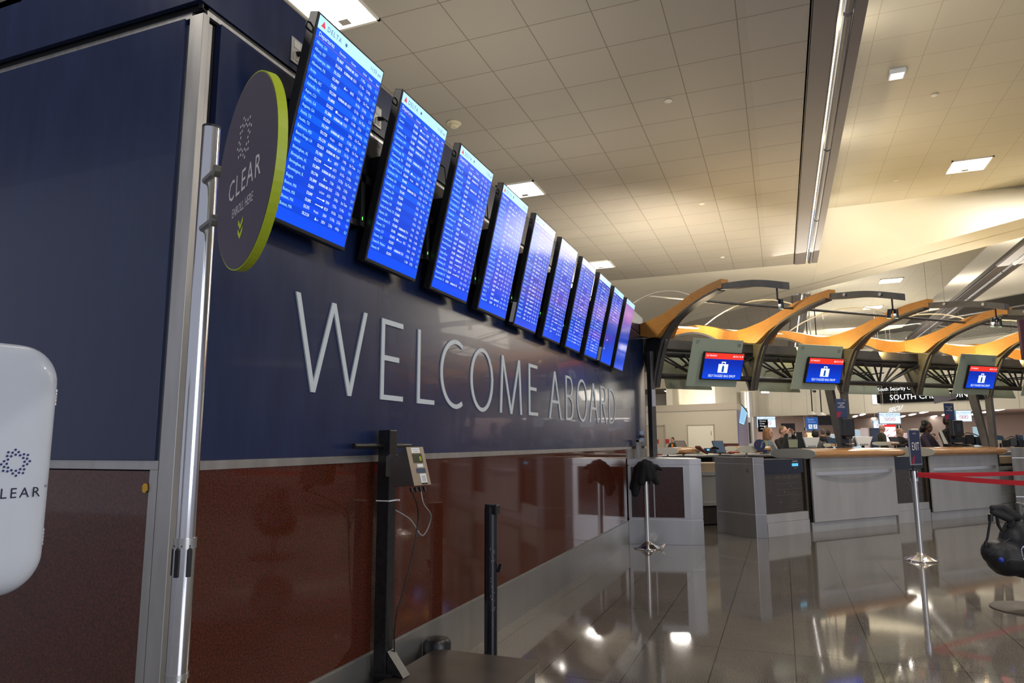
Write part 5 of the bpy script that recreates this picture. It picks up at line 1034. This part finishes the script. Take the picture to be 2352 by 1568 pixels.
# grey banner hanging across the big sign
t = thing('hanging_banner', 'plain grey-mauve slanted banner hanging in front of the big black sign', 'banner', at(2170, 912, 17))
P = [at(2145, 907, 17), at(2197, 901, 17.6), at(2196, 915, 17.6), at(2147, 927, 17)]
MB().add(P+[p+f_*.02 for p in P], [(0, 1, 2, 3), (7, 6, 5, 4), (0, 4, 5, 1), (1, 5, 6, 2), (2, 6, 7, 3), (3, 7, 4, 0)]).build('cloth', mat('banner_mauve', (.20, .19, .25), .6), t)
MB().cyl(at(2152, 900, 17), at(2152, 907, 17)+Z*0, .01, n=6).cyl(at(2150, 906, 17), at(2150, 906, 17)+Z*3.6, .003, n=6).cyl(at(2190, 902, 17.5), at(2190, 902, 17.5)+Z*3.6, .003, n=6).build('hanger', DARKST, t)
t, M, w_, h_, o = hang('edge_sign', 'dark plum sign on a pole, only its edge seen at right', 'sign', 2346, 2384, 732, 826, 9, mat('plum_sign', (.05, .012, .02), .4), False)
MB(M).cyl((w_*.6, .02, -h_), (w_*.6, .02, -M.translation.z), .012, n=8).build('pole', DARKST, t)
t, M, w_, h_, o = hang('edge_sign', 'narrow navy and lime sign just right of the wall end post', 'sign', 1494, 1499, 943, 988, 12.4, mat('lime_lit', (.2, .45, .03), .4), False); MB(M).box(-w_, w_, -.005, .04, 0, h_).build('navy_half', mat('sign_blue'), t); MB(M).cyl((0, .02, -h_), (0, .02, -M.translation.z), .01, n=8).build('pole', DARKST, t)
# pendants and dome camera
for lb, x0, x1, yb, d in (('left', 1861, 1866, 946, 23), ('right', 1882, 1887, 948, 23)):
    a = at(x1, yb, d); t = thing('pendant_dome', 'white pendant dome on thin black pole, %s one of the pair' % lb, 'pendant', a, 'white pendant domes')
    MB().cyl(a, (a.x, a.y, 5.95), .018, n=8).build('pole', BLACK, t)
    MB().lathe([(.001, .03), (.05, .0), (.13, -.06), (.14, -.09), (.001, -.09)], a, 20).build('dome', mat('dome_white', (.7, .68, .62), .4), t, smooth=True)
a = at(1870, 890, 20); t = thing('dome_camera', 'white dome security camera hanging near the pendant poles', 'camera', a)
MB().cyl(a, (a.x, a.y, 5.95), .02, n=8).build('pole', WHITE, t); MB().cyl(a-Z*.08, a+Z*.02, .055, n=16).build('housing', WHITE, t, smooth=True); MB().ball(a-Z*.09, .055, 14).build('dome', mat('smoke_plastic'), t, smooth=True)

#@@PART far
# ------------------------------------------------------------------ far hall
B0_ = V((-1.442, 42.047, 0)); BD = V((10.14+1.442, 36.953-42.047, 0)).normalized(); BN = V((-BD.y, BD.x, 0))   # BN points away
def bwM(off=0): q = B0_+BN*off; return Matrix(((BD.x, BN.x, 0, q.x), (BD.y, BN.y, 0, q.y), (0, 0, 1, 0), (0, 0, 0, 1)))
def bs(px, py, off=0): p = onpl(px, py, B0_+BN*off, BN); return (p-B0_-BN*off).dot(BD), p.z
struct(MB(bwM()).box(0, 40, 0, .3, 2.7, 6.9).build('wall_back', CREAM))
struct(MB(bwM()).box(-1.0, 0, 0, .3, 0, 6.9).build('wall_back', mat('warm_grey', (.42, .38, .34), .7)))
for x in (6.0, 12.5, 19): struct(MB(bwM()).box(x, x+.02, -.006, 0, 2.72, 6.9).build('trim_60', mat('joint', (.35, .32, .27), .8)))
# security hall behind the opening
SECC = varied('security_ceiling', (.36, .28, .245), (.40, .31, .27), (1, 1, 1), .4, 2, .6)
struct(MB(bwM()).box(-3, 44, .3, 22, 3.1, 3.2).build('ceiling', SECC))
struct(MB(bwM()).box(-3.2, -3, .3, 21.3, 0, 3.1).build('wall_far', mat('pink_beige_wall', (.58, .46, .40), .7)))
struct(MB(bwM()).box(-3, 44, 21, 21.3, 0, 3.1).build('wall_far', mat('pink_beige_wall', (.58, .46, .40), .7)))
struct(MB(bwM()).box(12.2, 20, 8, 8.3, 0, 3.1).build('wall_far', mat('pink_beige_wall')))
struct(MB(bwM()).box(12.2, 12.5, 8, 21, 0, 3.1).build('wall_far', mat('pink_beige_wall')))
for i in range(5):
    o = area('security_light', V((0, 0, 0)), 3, 210, (1, .86, .80)); q = bwM() @ V((2+i*3.2, 7+(i % 2)*4, 3.0)); o.location = q
strips = [(1801, 965, 1808, 957), (1962, 958, 1971, 953), (1978, 954, 1987, 950), (2004, 962, 2012, 958), (2070, 958, 2080, 954), (2091, 954, 2104, 950), (2116, 949, 2131, 945), (2141, 958, 2154, 954), (2167, 954, 2180, 950), (2234, 943, 2241, 941), (2259, 948, 2267, 946), (2290, 943, 2313, 938), (2232, 953, 2237, 951)]
for i, (x0, y0, x1, y1) in enumerate(strips):
    a = onz(x0, y0, 3.05); b = onz(x1, y1, 3.05)
    if (b-a).length > 2.4: b = a+(b-a).normalized()*2.4
    d = (b-a).normalized(); n = V((-d.y, d.x, 0))*.10
    t = thing('strip_light', 'white linear strip light on the pinkish security hall ceiling', 'light', (a+b)/2, 'strip lights in the security hall')
    MB().add([a-n, b-n, b+n, a+n]+[p+Z*.045 for p in (a-n, b-n, b+n, a+n)], [(3, 2, 1, 0), (4, 5, 6, 7), (0, 1, 5, 4), (1, 2, 6, 5), (2, 3, 7, 6), (3, 0, 4, 7)]).build('diffuser', LAMPS, t)
# big black sign
M = bwM(-.35); x0, z0 = bs(2015, 926, -.35); x1, z1 = bs(2270, 917, -.35); _, zt = bs(2020, 903, -.35)
t = thing('checkpoint_sign', 'long black sign with glowing white letters reading SOUTH CHECKPOINT', 'sign', M @ V(((x0+x1)/2, 0, z0)))
o = MB(M).box(x0, x1, 0, .3, z0, zt).build('panel', mat('sign_black'), t)
MB(M).box(x0-.22, x0, 0, .3, z0-.02, zt+.05).build('end_lightbox', emis('lightbox_end', (1, .98, .9), .9), t)
q = MB(M); xa, za = bs(2044, 920.5, -.35); xb, _ = bs(2237, 913, -.35); sz = (zt-z0)*.74; w1 = sum((glyph(c)[2])*sz for c in 'SOUTH CHECKPOINT')
text(q, 'SOUTH CHECKPOINT', (xa, -.01, z0+.28*(zt-z0)), X, Z, sz, 'L', (xb-xa)/w1); q.build('lettering', emis('sign_letters', (1, 1, 1), 1.3), t).parent = o
xs, zs = bs(2026, 901, -.35)
t = thing('checkpoint_sign', 'smaller sign line reading South Security Checkpoint above the long black sign', 'sign', M @ V((xs, 0, zs)))
o = MB(M).box(xs-.3, xs+2.6, 0, .2, zt+.03, zt+.36).build('panel', mat('sign_black'), t)
q = MB(M); text(q, 'South Security Checkpoint', (xs-.2, -.01, zt+.11), X, Z, .25, 'L', 2.35/(sum(glyph(c)[2] for c in 'South Security Checkpoint')*.25)); q.build('lettering', mat('sign_letters'), t).parent = o
# sign glare under it, a reflection built as glowing letters
M = bwM(-.03); xs, zs = bs(2063, 938, -.03); t = thing('sign_glare', 'small skewed white glare built as glowing letters below the long black sign', 'sign', M @ V((xs, 0, zs)))
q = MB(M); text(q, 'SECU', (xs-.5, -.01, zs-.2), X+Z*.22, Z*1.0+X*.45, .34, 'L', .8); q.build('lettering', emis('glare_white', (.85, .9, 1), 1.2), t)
# round silver column
a = onz(1715, 1000, 1.4) if 0 else at(1716, 940, 38); t = thing('round_column', 'tall round silver column left of the checkpoint opening', 'column', (a.x, a.y, 0))
MB().cyl((a.x, a.y, 0), (a.x, a.y, 4.0), .30, n=40).build('shaft', mat('column_silver', (.62, .62, .62), .3, .5), t, smooth=True)
MB().cyl((a.x, a.y, 4.0), (a.x, a.y, 4.05), .33, n=40).build('cap', CREAM2, t, smooth=True)
# office box with cream front and screens on its side
A = V((-6.9, 33.85, 0)); Bp = V((-1.80, 32.40, 0)); D1 = (Bp-A).normalized(); N1 = V((-D1.y, D1.x, 0)); L1_ = (Bp-A).length
MO = Matrix(((D1.x, N1.x, 0, A.x), (D1.y, N1.y, 0, A.y), (0, 0, 1, 0), (0, 0, 0, 1)))
def os_(px, py): p = onpl(px, py, A, N1); return (p-A).dot(D1), p.z
D2 = at(1732, 1000, 41)-Bp; D2.z = 0; D2.normalize(); N2 = V((D2.y, -D2.x, 0))
oc = [A, Bp, Bp+D2*6, A+N1*6.5]; oc2 = [A-N1*.03, Bp-N1*.03+D1*.02, Bp+D2*6+N2*.03, A+N1*6.5]
struct(MB().prism([(p.x, p.y) for p in oc], 0, 2.68).build('wall_office', mat('office_cream', (.52, .465, .37), .7)))
struct(MB().prism([(p.x, p.y) for p in oc2], 2.72, 3.02).build('wall_office', mat('taupe_band', (.46, .40, .33), .7)))
struct(MB(MO).box(0, L1_, -.01, .3, 2.68, 2.72).build('trim_61', mat('joint')))
for px0, px1, py0, nm in ((1482, 1527, 980, 'door_1'), ):
    x0, z0 = os_(px0, py0); x1, _ = os_(px1, py0); d = struct(MB(MO).box(x0, x1, -.03, 0, 0, z0).build('door_1', mat('door_beige', (.45, .38, .29), .6)))
    q = MB(MO).box(x1-.06, x1+.03, -.05, -.0, 0, z0+.07).box(x0, x1, -.05, 0, z0, z0+.07).build('door_frame', mat('frame_taupe', (.34, .30, .24), .5)); q.parent = d
x0, z1 = os_(1580, 978); x1, z0 = os_(1641, 1031)
h = struct(MB(MO).box(x0, x1, -.02, 0, z0, z1).build('window_1', CREAM2)); fr = MB(MO)
for a_ in ((x0-.05, x0, z0, z1+.05), (x1, x1+.05, z0, z1+.05), (x0-.05, x1+.05, z1, z1+.05)): fr.box(a_[0], a_[1], -.03, 0, a_[2], a_[3])
fr.build('hatch_frame', mat('frame_taupe')).parent = h; MB(MO).box(x1-.12, x1-.09, -.04, -.02, z1-.45, z1-.25).build('hatch_handle', mat('frame_taupe')).parent = h
x0, _ = os_(1662, 1010); q, zz = os_(1670, 1018); struct(MB(MO).box(x0, L1_, -.02, 0, .9, zz).build('trim_62', mat('maroon_rail', (.08, .02, .015), .4)))
for lb, px0, px1, py0, py1 in (('wide red warning notice on the beige door', 1495, 1514, 1009, 1018), ('small square red notice right of the beige door', 1529, 1538, 1008, 1017)):
    x0, z1 = os_(px0, py0); x1, z0 = os_(px1, py1); tag(MB(MO).box(x0, x1, -.05, -.035, z0, z1).build('notice', mat('notice_paint', (.45, .03, .03), .5)), lb, 'notice')
# side of the office box with its screens
MS = Matrix(((D2.x, N2.x, 0, Bp.x+.02), (D2.y, N2.y, 0, Bp.y), (0, 0, 1, 0), (0, 0, 0, 1)))
struct(MB(MS).box(0, 6, -.04, .02, 1.1, 2.70).build('wall_office', varied('lilac_panel', (.12, .12, .26), (.16, .15, .30), (1, 1, 1), 1, 2, .3)))
monitor('bright flight screen angled out from the office corner', [(1703, 929), (1717, 947), (1709, 977), (1697, 972)], 30.4, emis('side_display', (.35, .6, .9), 1), thick=.12, tilt=-.25, stand=False, name='side_screen', grp=None, lines=True)
struct(MB(MS).box(6, 8.5, -.3, .02, 0, 2.6).build('wall_office', WHITE))
t = thing('wall_screen', 'narrow black screen on the white wall beyond the office', 'screen', MS @ V((6.8, .05, 1.6))); MB(MS).box(6.4, 7.3, .02, .09, 1.2, 2.3).build('bezel', BLACK, t)
# cream walls behind and left
struct(MB().box(-16, -3.2, 38.2, 38.5, 0, 5.13).build('wall_back', CREAM))
a = at(1725, 900, 42); b = at(1568, 900, 38)
struct(MB().add([(-3.2, 38.2, 0), (-1.6, 42.0, 0), (-1.6, 42.0, 6.9), (-3.2, 38.2, 6.9)], [(0, 1, 2, 3)]).build('wall_back', CREAM2))
struct(MB().box(-16, -5.2, 34.4, 38.2, 3.9, 4.5).build('ceiling', mat('soffit_beige', (.42, .36, .28), .7)))
struct(MB().box(-5.2, -4.9, 34.4, 38.2, 2.6, 4.5).build('wall_back', CREAM2))
area('corner_wash', (-3.6, 36.3, 3.2), .4, 60, WARM, (-2.6, 40, 4.2))
t = thing('strip_light', 'short white linear light under the beige soffit at left', 'light', at(1526, 895, 35)); P = [at(1518, 891, 35.5), at(1534, 900, 35.5)]; MB().cyl(P[0], P[1], .045, n=8).build('diffuser', LAMPS, t)
t = thing('strip_light', 'short white linear light right of the second haunch', 'light', at(1758, 900, 36)); P = [at(1749, 900, 36), at(1766, 900, 36)]; MB().cyl(P[0], P[1], .055, n=8).build('diffuser', LAMPS, t)
# row of small things in the security hall: glass doors, lane units
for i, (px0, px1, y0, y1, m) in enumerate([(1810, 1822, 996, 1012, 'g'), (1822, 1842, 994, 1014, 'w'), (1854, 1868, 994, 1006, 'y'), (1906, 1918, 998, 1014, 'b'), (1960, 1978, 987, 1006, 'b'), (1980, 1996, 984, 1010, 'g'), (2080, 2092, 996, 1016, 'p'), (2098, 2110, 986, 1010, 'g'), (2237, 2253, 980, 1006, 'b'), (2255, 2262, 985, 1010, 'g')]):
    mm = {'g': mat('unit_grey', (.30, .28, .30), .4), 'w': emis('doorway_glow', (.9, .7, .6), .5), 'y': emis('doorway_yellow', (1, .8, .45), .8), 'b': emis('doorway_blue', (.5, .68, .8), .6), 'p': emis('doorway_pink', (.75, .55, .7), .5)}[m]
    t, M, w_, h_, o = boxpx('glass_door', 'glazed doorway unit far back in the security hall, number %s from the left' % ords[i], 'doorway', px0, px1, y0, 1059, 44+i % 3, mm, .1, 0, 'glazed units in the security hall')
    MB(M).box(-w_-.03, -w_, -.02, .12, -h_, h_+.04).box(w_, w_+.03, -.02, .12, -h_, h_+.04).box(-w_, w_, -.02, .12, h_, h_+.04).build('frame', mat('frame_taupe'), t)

#@@PART bag
# ------------------------------------------------------------------ pole stand with hanging backpack at the right edge
bx, by = 1.70, 6.57
t = thing('floor_stand', 'bronze disc-based floor stand at the right edge', 'stand', (bx, by, 0))
MB().lathe([(.26, 0), (.262, .006), (.255, .012), (.10, .022), (.035, .05), (.0001, .055)], (bx, by, 0), 56).build('base', mat('bronze_base', (.085, .07, .055), .5, .3), t, smooth=True)
MB().cyl((bx, by, .03), (bx, by, .80), .022, n=16).build('pole', DARKST2, t, smooth=True)
MB().cyl((bx, by, .78), (bx+.22, by+.04, .80), .014, n=12).build('hook_arm', DARKST2, t, smooth=True)
BP = lambda x, y, dd=0: at(x, y, 5.38+dd)
FB = mat('backpack_nylon', (.007, .007, .009), .55)
t = thing('backpack', 'black hiking backpack hung by its loop at the right edge', 'backpack', BP(2330, 1325))
k_ = 5.75/F
blob('pack_body', [(p_, r_2*.94) for p_, r_2 in [(BP(2375, 1255), .24), (BP(2350, 1275), .19), (BP(2310, 1280), .155), (BP(2285, 1270), .105), (BP(2274, 1262, .02), .07), (BP(2325, 1235), .10), (BP(2340, 1215), .09), (BP(2400, 1290), .14), (BP(2375, 1205), .11)]], FB, None, None, .014, t, 3)
blob('hip_belt', [(BP(2279, 1165), BP(2300, 1164), .022, .028), (BP(2300, 1164), BP(2326, 1180), .03, .035), (BP(2326, 1180), BP(2360, 1196), .035, .05), (BP(2282, 1176), BP(2318, 1190), .028, .035)], mat('backpack_foam', (.012, .012, .013), .7), None, None, .010, t, 2)
def strap(pts, r=.009): return MB().tube([BP(*p) for p in pts], r, 8).build('strap', FB, t, smooth=True)
strap([(2277, 1180), (2275, 1190), (2272, 1210), (2268, 1235), (2263, 1250), (2260, 1262), (2262, 1272)], .009); strap([(2290, 1186), (2293, 1205), (2300, 1218), (2308, 1208), (2312, 1200)], .012); strap([(2262, 1262), (2270, 1266), (2284, 1266), (2296, 1255), (2306, 1232), (2316, 1215)], .014); strap([(2318, 1178), (2322, 1196), (2320, 1210)], .03)
MB().cyl(BP(2275, 1180, -.03), BP(2275, 1196, -.03), .018, n=10).build('buckle', BLACK, t); MB().cyl(BP(2265, 1243, -.02), BP(2263, 1253, -.02), .013, n=10).build('buckle', BLACK, t)
MB().tube([BP(2308, 1296, -.20), BP(2312, 1288, -.21), BP(2322, 1284, -.22), BP(2352, 1288, -.25), BP(2380, 1290, -.25)], .0022, 6).build('piping', mat('piping_grey', (.05, .05, .05), .6), t)
MB().tube([BP(2272, 1275, -.1), BP(2290, 1262, -.14), (BP(2303, 1258, -.17)), BP(2306, 1245, -.17), BP(2320, 1236, -.17)], .0022, 6).build('piping', mat('piping_grey'), t)
MB().ball(BP(2300, 1286, -.19), .020, 14).build('bottle_cap', mat('cobalt', (.005, .03, .35), .4), t, smooth=True)
MB().tube([BP(2346, 1262, -.24), BP(2349, 1278, -.25), BP(2352, 1286, -.25), BP(2354, 1264, -.24), BP(2350, 1254, -.24), BP(2346, 1262, -.24)], .004, 6).build('carabiner', CHROME, t, smooth=True)

#@@PART people
# ------------------------------------------------------------------ people
def person(label, px, ptop, d, face, H, skin, top, hair, pose='stand', hairstyle='short', trousers=(.02, .02, .025), vox=None, scarf=None, lapel=None, headtilt=0, extra=None, hip=None):
    """px/ptop: pixel of the crown; d: distance; face: heading in degrees relative to looking at the camera (0 = at camera, + = turned to image right)"""
    crown = at(px, ptop, d); hs = H/1.72; zc = crown.z; drop = zc-H            # legs reach the floor when drop ~ 0
    a = math.radians(face); toc = V((-f_.x, -f_.y, 0)).normalized(); rt = V((-toc.y, toc.x, 0))*1   # rt = person's left when facing camera = image right
    rt = V((r0.x, r0.y, 0)); fw = toc*math.cos(a)+rt*math.sin(a); lf = V((-fw.y, fw.x, 0))           # fw forward, lf person's left
    base = V((crown.x, crown.y, 0)); h = zc
    def P(x, y, z): return base - fw*0 + lf*x + fw*y + Z*z       # x: person's left, y: forward, z: height
    v = vox or max(.009, .0007*d)
    t = thing('person', label, 'person', base)
    Hd = .225*hs; hc = h-Hd*.52; sh_ = h-.31*hs; lean = .0
    hipz = h-.80*hs if hip is None else hip; hy = {'lean': -.30, 'sit': -.12}.get(pose, 0.0)
    sy = {'lean': -.10}.get(pose, -.02)
    SW_ = .185*hs
    T_ = headtilt
    head = [(P(0, 0, hc+.02*hs), V((.073, .094, .108))*hs, Matrix(((lf.x, fw.x, 0), (lf.y, fw.y, 0), (0, 0, 1)))), (P(0, .035*hs, hc-.055*hs), V((.052, .058, .058))*hs, Matrix(((lf.x, fw.x, 0), (lf.y, fw.y, 0), (0, 0, 1)))),
            (P(0, .088*hs, hc+.008*hs), P(0, .098*hs, hc-.018*hs), .009*hs, .015*hs), (P(.075*hs, .0, hc-.005*hs), V((.012, .022, .032))*hs, None), (P(-.075*hs, .0, hc-.005*hs), V((.012, .022, .032))*hs, None), (P(0, .082*hs, hc-.045*hs), P(0, .080*hs, hc-.06*hs), .018*hs, .02*hs)]
    neck = [(P(0, -.01, hc-.05*hs), P(0, sy, sh_+.02*hs), .052*hs, .06*hs)]
    torso = [(P(0, sy, sh_-.02*hs), V((.15, .085, .09))*hs, Matrix(((lf.x, fw.x, 0), (lf.y, fw.y, 0), (0, 0, 1)))), (P(0, sy, sh_-.06*hs), P(0, (sy+hy)/2, (sh_+hipz)/2), .115*hs, .11*hs), (P(.06*hs, sy, sh_-.08*hs), P(.05*hs, (sy+hy)/2, (sh_+hipz)/2), .09*hs, .085*hs), (P(-.06*hs, sy, sh_-.08*hs), P(-.05*hs, (sy+hy)/2, (sh_+hipz)/2), .09*hs, .085*hs),
             (P(0, (sy+hy)/2, (sh_+hipz)/2), P(0, hy, hipz), .115*hs, .125*hs)]
    arms = {}
    if pose == 'face':   el = [(SW_+.07, .14, sh_-.20), (-SW_-.05, .14, sh_-.22)]; wr = [(.09, .19, hc-.06*hs), (-.10, .19, hc-.05*hs)]
    elif pose == 'chin': el = [(SW_+.04, .10, sh_-.24), (-SW_-.02, .12, sh_-.24)]; wr = [(.0, .20, sh_-.06), (-.04, .22, sh_-.14)]
    elif pose in ('desk', 'lean'): el = [(SW_+.06, .10, sh_-.26), (-SW_-.06, .10, sh_-.26)]; wr = [(SW_-.05, .36, sh_-.33), (-SW_+.05, .36, sh_-.33)]
    else: el = [(SW_+.07, -.02, sh_-.29*hs), (-SW_-.07, -.02, sh_-.29*hs)]; wr = [(SW_+.05, .10, sh_-.52*hs), (-SW_-.05, .10, sh_-.52*hs)]
    if extra: el, wr = extra(el, wr, sh_, hc)
    armc = []; hands = []
    for (ex, ey, ez), (wx, wy, wz), sg in zip(el, wr, (1, -1)):
        S0 = P(sg*SW_, sy, sh_-.03*hs); E_ = P(ex, ey, ez); W_ = P(wx, wy, wz)
        armc += [(S0, E_, .050*hs, .040*hs), (E_, W_, .040*hs, .030*hs)]
        dr = (W_-E_).normalized(); sd_ = dr.cross(Z).normalized() if abs(dr.z) < .95 else lf; nn = sd_.cross(dr)
        hands.append((W_-dr*.01, W_+dr*.04*hs, .024*hs, .026*hs)); hands.append((W_+dr*.03*hs-sd_*.012, W_+dr*.075*hs-sd_*.02, .020*hs, .018*hs)); hands.append((W_+dr*.03*hs+sd_*.012, W_+dr*.075*hs+sd_*.02, .020*hs, .018*hs))
        for i_, (o_, L_f) in enumerate(((-.030, .062), (-.011, .074), (.009, .070), (.028, .055))):
            q0 = W_+dr*.08*hs+sd_*o_; q1 = q0+dr*L_f*.55+nn*-.006; hands += [(q0, q1, .0095, .009), (q1, q1+dr*L_f*.4-nn*.018, .009, .008)]
        hands.append((W_+dr*.025-sd_*.02, W_+dr*.065-sd_*.052, .012, .010))
    legs = []
    for sg in (1, -1): legs += [(P(sg*.085, hy, hipz), P(sg*.09, hy+.02, hipz*.54), .085*hs, .058*hs), (P(sg*.09, hy+.02, hipz*.54), P(sg*.09, hy-.02, .09), .057*hs, .042*hs)]
    blob('body', head+neck+torso+[(a_, b_, r1*.85, r2*.85) for a_, b_, r1, r2 in armc]+hands+[(a_, b_, r1*.85, r2*.85) for a_, b_, r1, r2 in legs]+[(P(sg*.09, hy-.02, .06), P(sg*.09, hy+.12, .04), .04, .035) for sg in (1, -1)], mat('skin_%s' % '_'.join(str(int(c*100)) for c in skin), skin, .5), None, None, v, t, 1)
    tn = 'cloth_%s' % '_'.join(str(int(c*100)) for c in top)
    blob('jacket', [(x[0], x[1]*1.10, x[2]) if len(x) == 3 else (x[0], x[1], x[2]+.014, x[3]+.014) for x in torso]+[(a_, a_.lerp(b_, .93 if i_ % 2 else 1), r1+.013, r2+.012) for i_, (a_, b_, r1, r2) in enumerate(armc)]+[(P(0, sy-.01, sh_+.025*hs), .065*hs)], mat(tn, top, .8), None, None, v, t, 2)
    blob('trousers', [(a_, b_, r1+.012, r2+.014) for a_, b_, r1, r2 in legs]+[(P(0, hy, hipz), P(0, hy, hipz-.08), .135*hs, .13*hs)], mat('trousers_dark', trousers, .8), None, None, v*1.5, t, 1)
    for sg in (1, -1): MB().ball(P(sg*.09, hy+.05, .045), 1, 12, (.05, .13, .045), Matrix(((lf.x, fw.x, 0), (lf.y, fw.y, 0), (0, 0, 1)))).build('shoe', BLACK, t, smooth=True)
    HM_ = Matrix(((lf.x, fw.x, 0), (lf.y, fw.y, 0), (0, 0, 1)))
    if hair:
        hm = mat('hair_%s' % '_'.join(str(int(c*100)) for c in hair), hair, .6)
        hp = [(P(0, -.016*hs, hc+.048*hs), V((.080, .094, .088))*hs, HM_), (P(0, -.045*hs, hc+.015*hs), V((.076, .066, .085))*hs, HM_)]
        if hairstyle == 'bob': hp += [(P(0, -.05*hs, hc+.02*hs), P(0, -.06*hs, hc-.13*hs), .075*hs, .07*hs)]+[(P(sg*.065*hs, -.01, hc+.03*hs), P(sg*.085*hs, .0, hc-.13*hs), .035*hs, .042*hs) for sg in (1, -1)]
        if hairstyle == 'curly': hp += [(P(x_*.06, y_-.03, hc+z_), .052*hs) for x_, y_, z_ in ((1.3, 0, .05), (-1.3, 0, .05), (1.5, -.02, -.02), (-1.5, -.02, -.02), (0, -.06, -.02), (1, -.06, -.07), (-1, -.06, -.07), (0, .0, .11), (1, 0, .1), (-1, 0, .1))]
        if hairstyle == 'bun': hp += [(P(0, -.10*hs, hc+.06*hs), .04*hs)]
        blob('hair', hp, hm, None, None, v, t, 1)
    if d < 26:
        for sg in (1, -1): MB().ball(P(sg*.031*hs, .084*hs, hc+.012*hs), .0095*hs, 10).build('eye', mat('eye_dark', (.05, .04, .035), .3), t, smooth=True)
        MB().ball(P(0, .088*hs, hc-.052*hs), 1, 10, V((.024, .012, .008))*hs, HM_).build('lips', mat('lips', (.32, .12, .10), .5) if skin[0] > .3 else mat('lips_dark', (.12, .04, .035), .5), t, smooth=True)
    if lapel:
        q = MB(); q.ext([(-.06, 0), (.06, 0), (.0, -.20)], P(0, .115*hs+sy, sh_+.03), lf, Z, fw, .01); q.build('shirt_front', mat('shirt_white', (.55, .53, .52), .7), t)
    return t, P, sh_, hc
SKL, SKM, SKD, SKB = (.52, .30, .22), (.36, .19, .13), (.085, .040, .024), (.05, .024, .015)
person('woman with shoulder-length ginger-blonde hair and grey-blue sleeves behind nearer desk', 1764, 982, 14.6, 55, 1.66, SKL, (.13, .17, .20), (.21, .10, .040), 'desk', 'bob')
person('young man with cropped hair in black jacket, hands raised to his face', 1799, 979, 16.0, 25, 1.78, SKL, (.010, .010, .012), (.20, .12, .06), 'face', 'short')
person('dark-haired person in black seen from behind, past the young man', 1822, 987, 28, 180, 1.70, SKM, (.02, .022, .03), (.012, .010, .010), 'stand')
person('man with short black hair in grey jumper, seen from behind near printer', 1872, 987, 15.2, 150, 1.58, SKD, (.07, .07, .078), (.008, .007, .007), 'desk')
person('grey-haired man in black jacket left of the slanted leg', 1889, 985, 24, 170, 1.78, SKL, (.012, .013, .016), (.12, .10, .09), 'stand')
person('dark-haired man in dark grey coat beside the slanted leg', 1902, 988, 25, 150, 1.74, SKM, (.03, .03, .035), (.02, .014, .012), 'stand')
person('bald person far off left of the grey jumper man', 1850, 994, 34, 90, 1.68, SKM, (.10, .06, .05), None, 'stand')
person('elderly balding man in olive jacket facing right', 2025, 976, 22.5, 80, 1.74, SKL, (.042, .040, .024), None, 'stand')
person('fair short-haired person in black with hands at the chin', 2067, 984, 20.5, 30, 1.60, SKL, (.010, .011, .018), (.30, .20, .13), 'chin', 'short')
person('smiling dark-haired woman in dark purple uniform behind the exit sign', 2128, 967, 14.1, 40, 1.68, SKD, (.020, .012, .028), (.008, .006, .006), 'desk', 'curly')
person('tall man in black suit and white shirt behind the second sanitizer', 2178, 955, 14.4, 20, 1.84, SKB, (.010, .010, .012), (.010, .008, .008), 'desk', 'short', lapel=True)
person('person in blue top far behind the smiling woman', 2146, 996, 24, 60, 1.60, SKL, (.06, .06, .16), (.06, .04, .03), 'stand')
t, P, sh_, hc = person('worker with dark hair and orange safety vest near the red notices', 1544, 1004, 32, -60, 1.62, SKM, (.02, .03, .022), (.012, .010, .010), 'desk')
MB().ext([(-.17, -.03), (.17, -.03), (.15, -.5), (-.15, -.5)], P(0, -.17, sh_), V((P(1, 0, 0)-P(0, 0, 0))), Z, V((P(0, 1, 0)-P(0, 0, 0))), -.03).ext([(.08, .0), (.17, -.02), (.16, -.45), (.08, -.45)], P(0, .12, sh_), V((P(1, 0, 0)-P(0, 0, 0))), Z, V((P(0, 1, 0)-P(0, 0, 0))), .03).build('safety_vest', mat('hi_vis_orange', (.85, .22, .02), .6), t)
p = at(2160, 985, 13.9); t = thing('clipboard', 'upright white board held across the front of the suited man', 'board', p)
MB().add([at(2156, 986, 13.7), at(2162, 987, 13.7), at(2178, 1019, 13.6), at(2169, 1019, 13.6)]+[q+f_*.015 for q in (at(2156, 986, 13.7), at(2162, 987, 13.7), at(2178, 1019, 13.6), at(2169, 1019, 13.6))], [(0, 1, 2, 3), (7, 6, 5, 4), (0, 4, 5, 1), (1, 5, 6, 2), (2, 6, 7, 3), (3, 7, 4, 0)]).build('board', mat('shirt_white'), t)
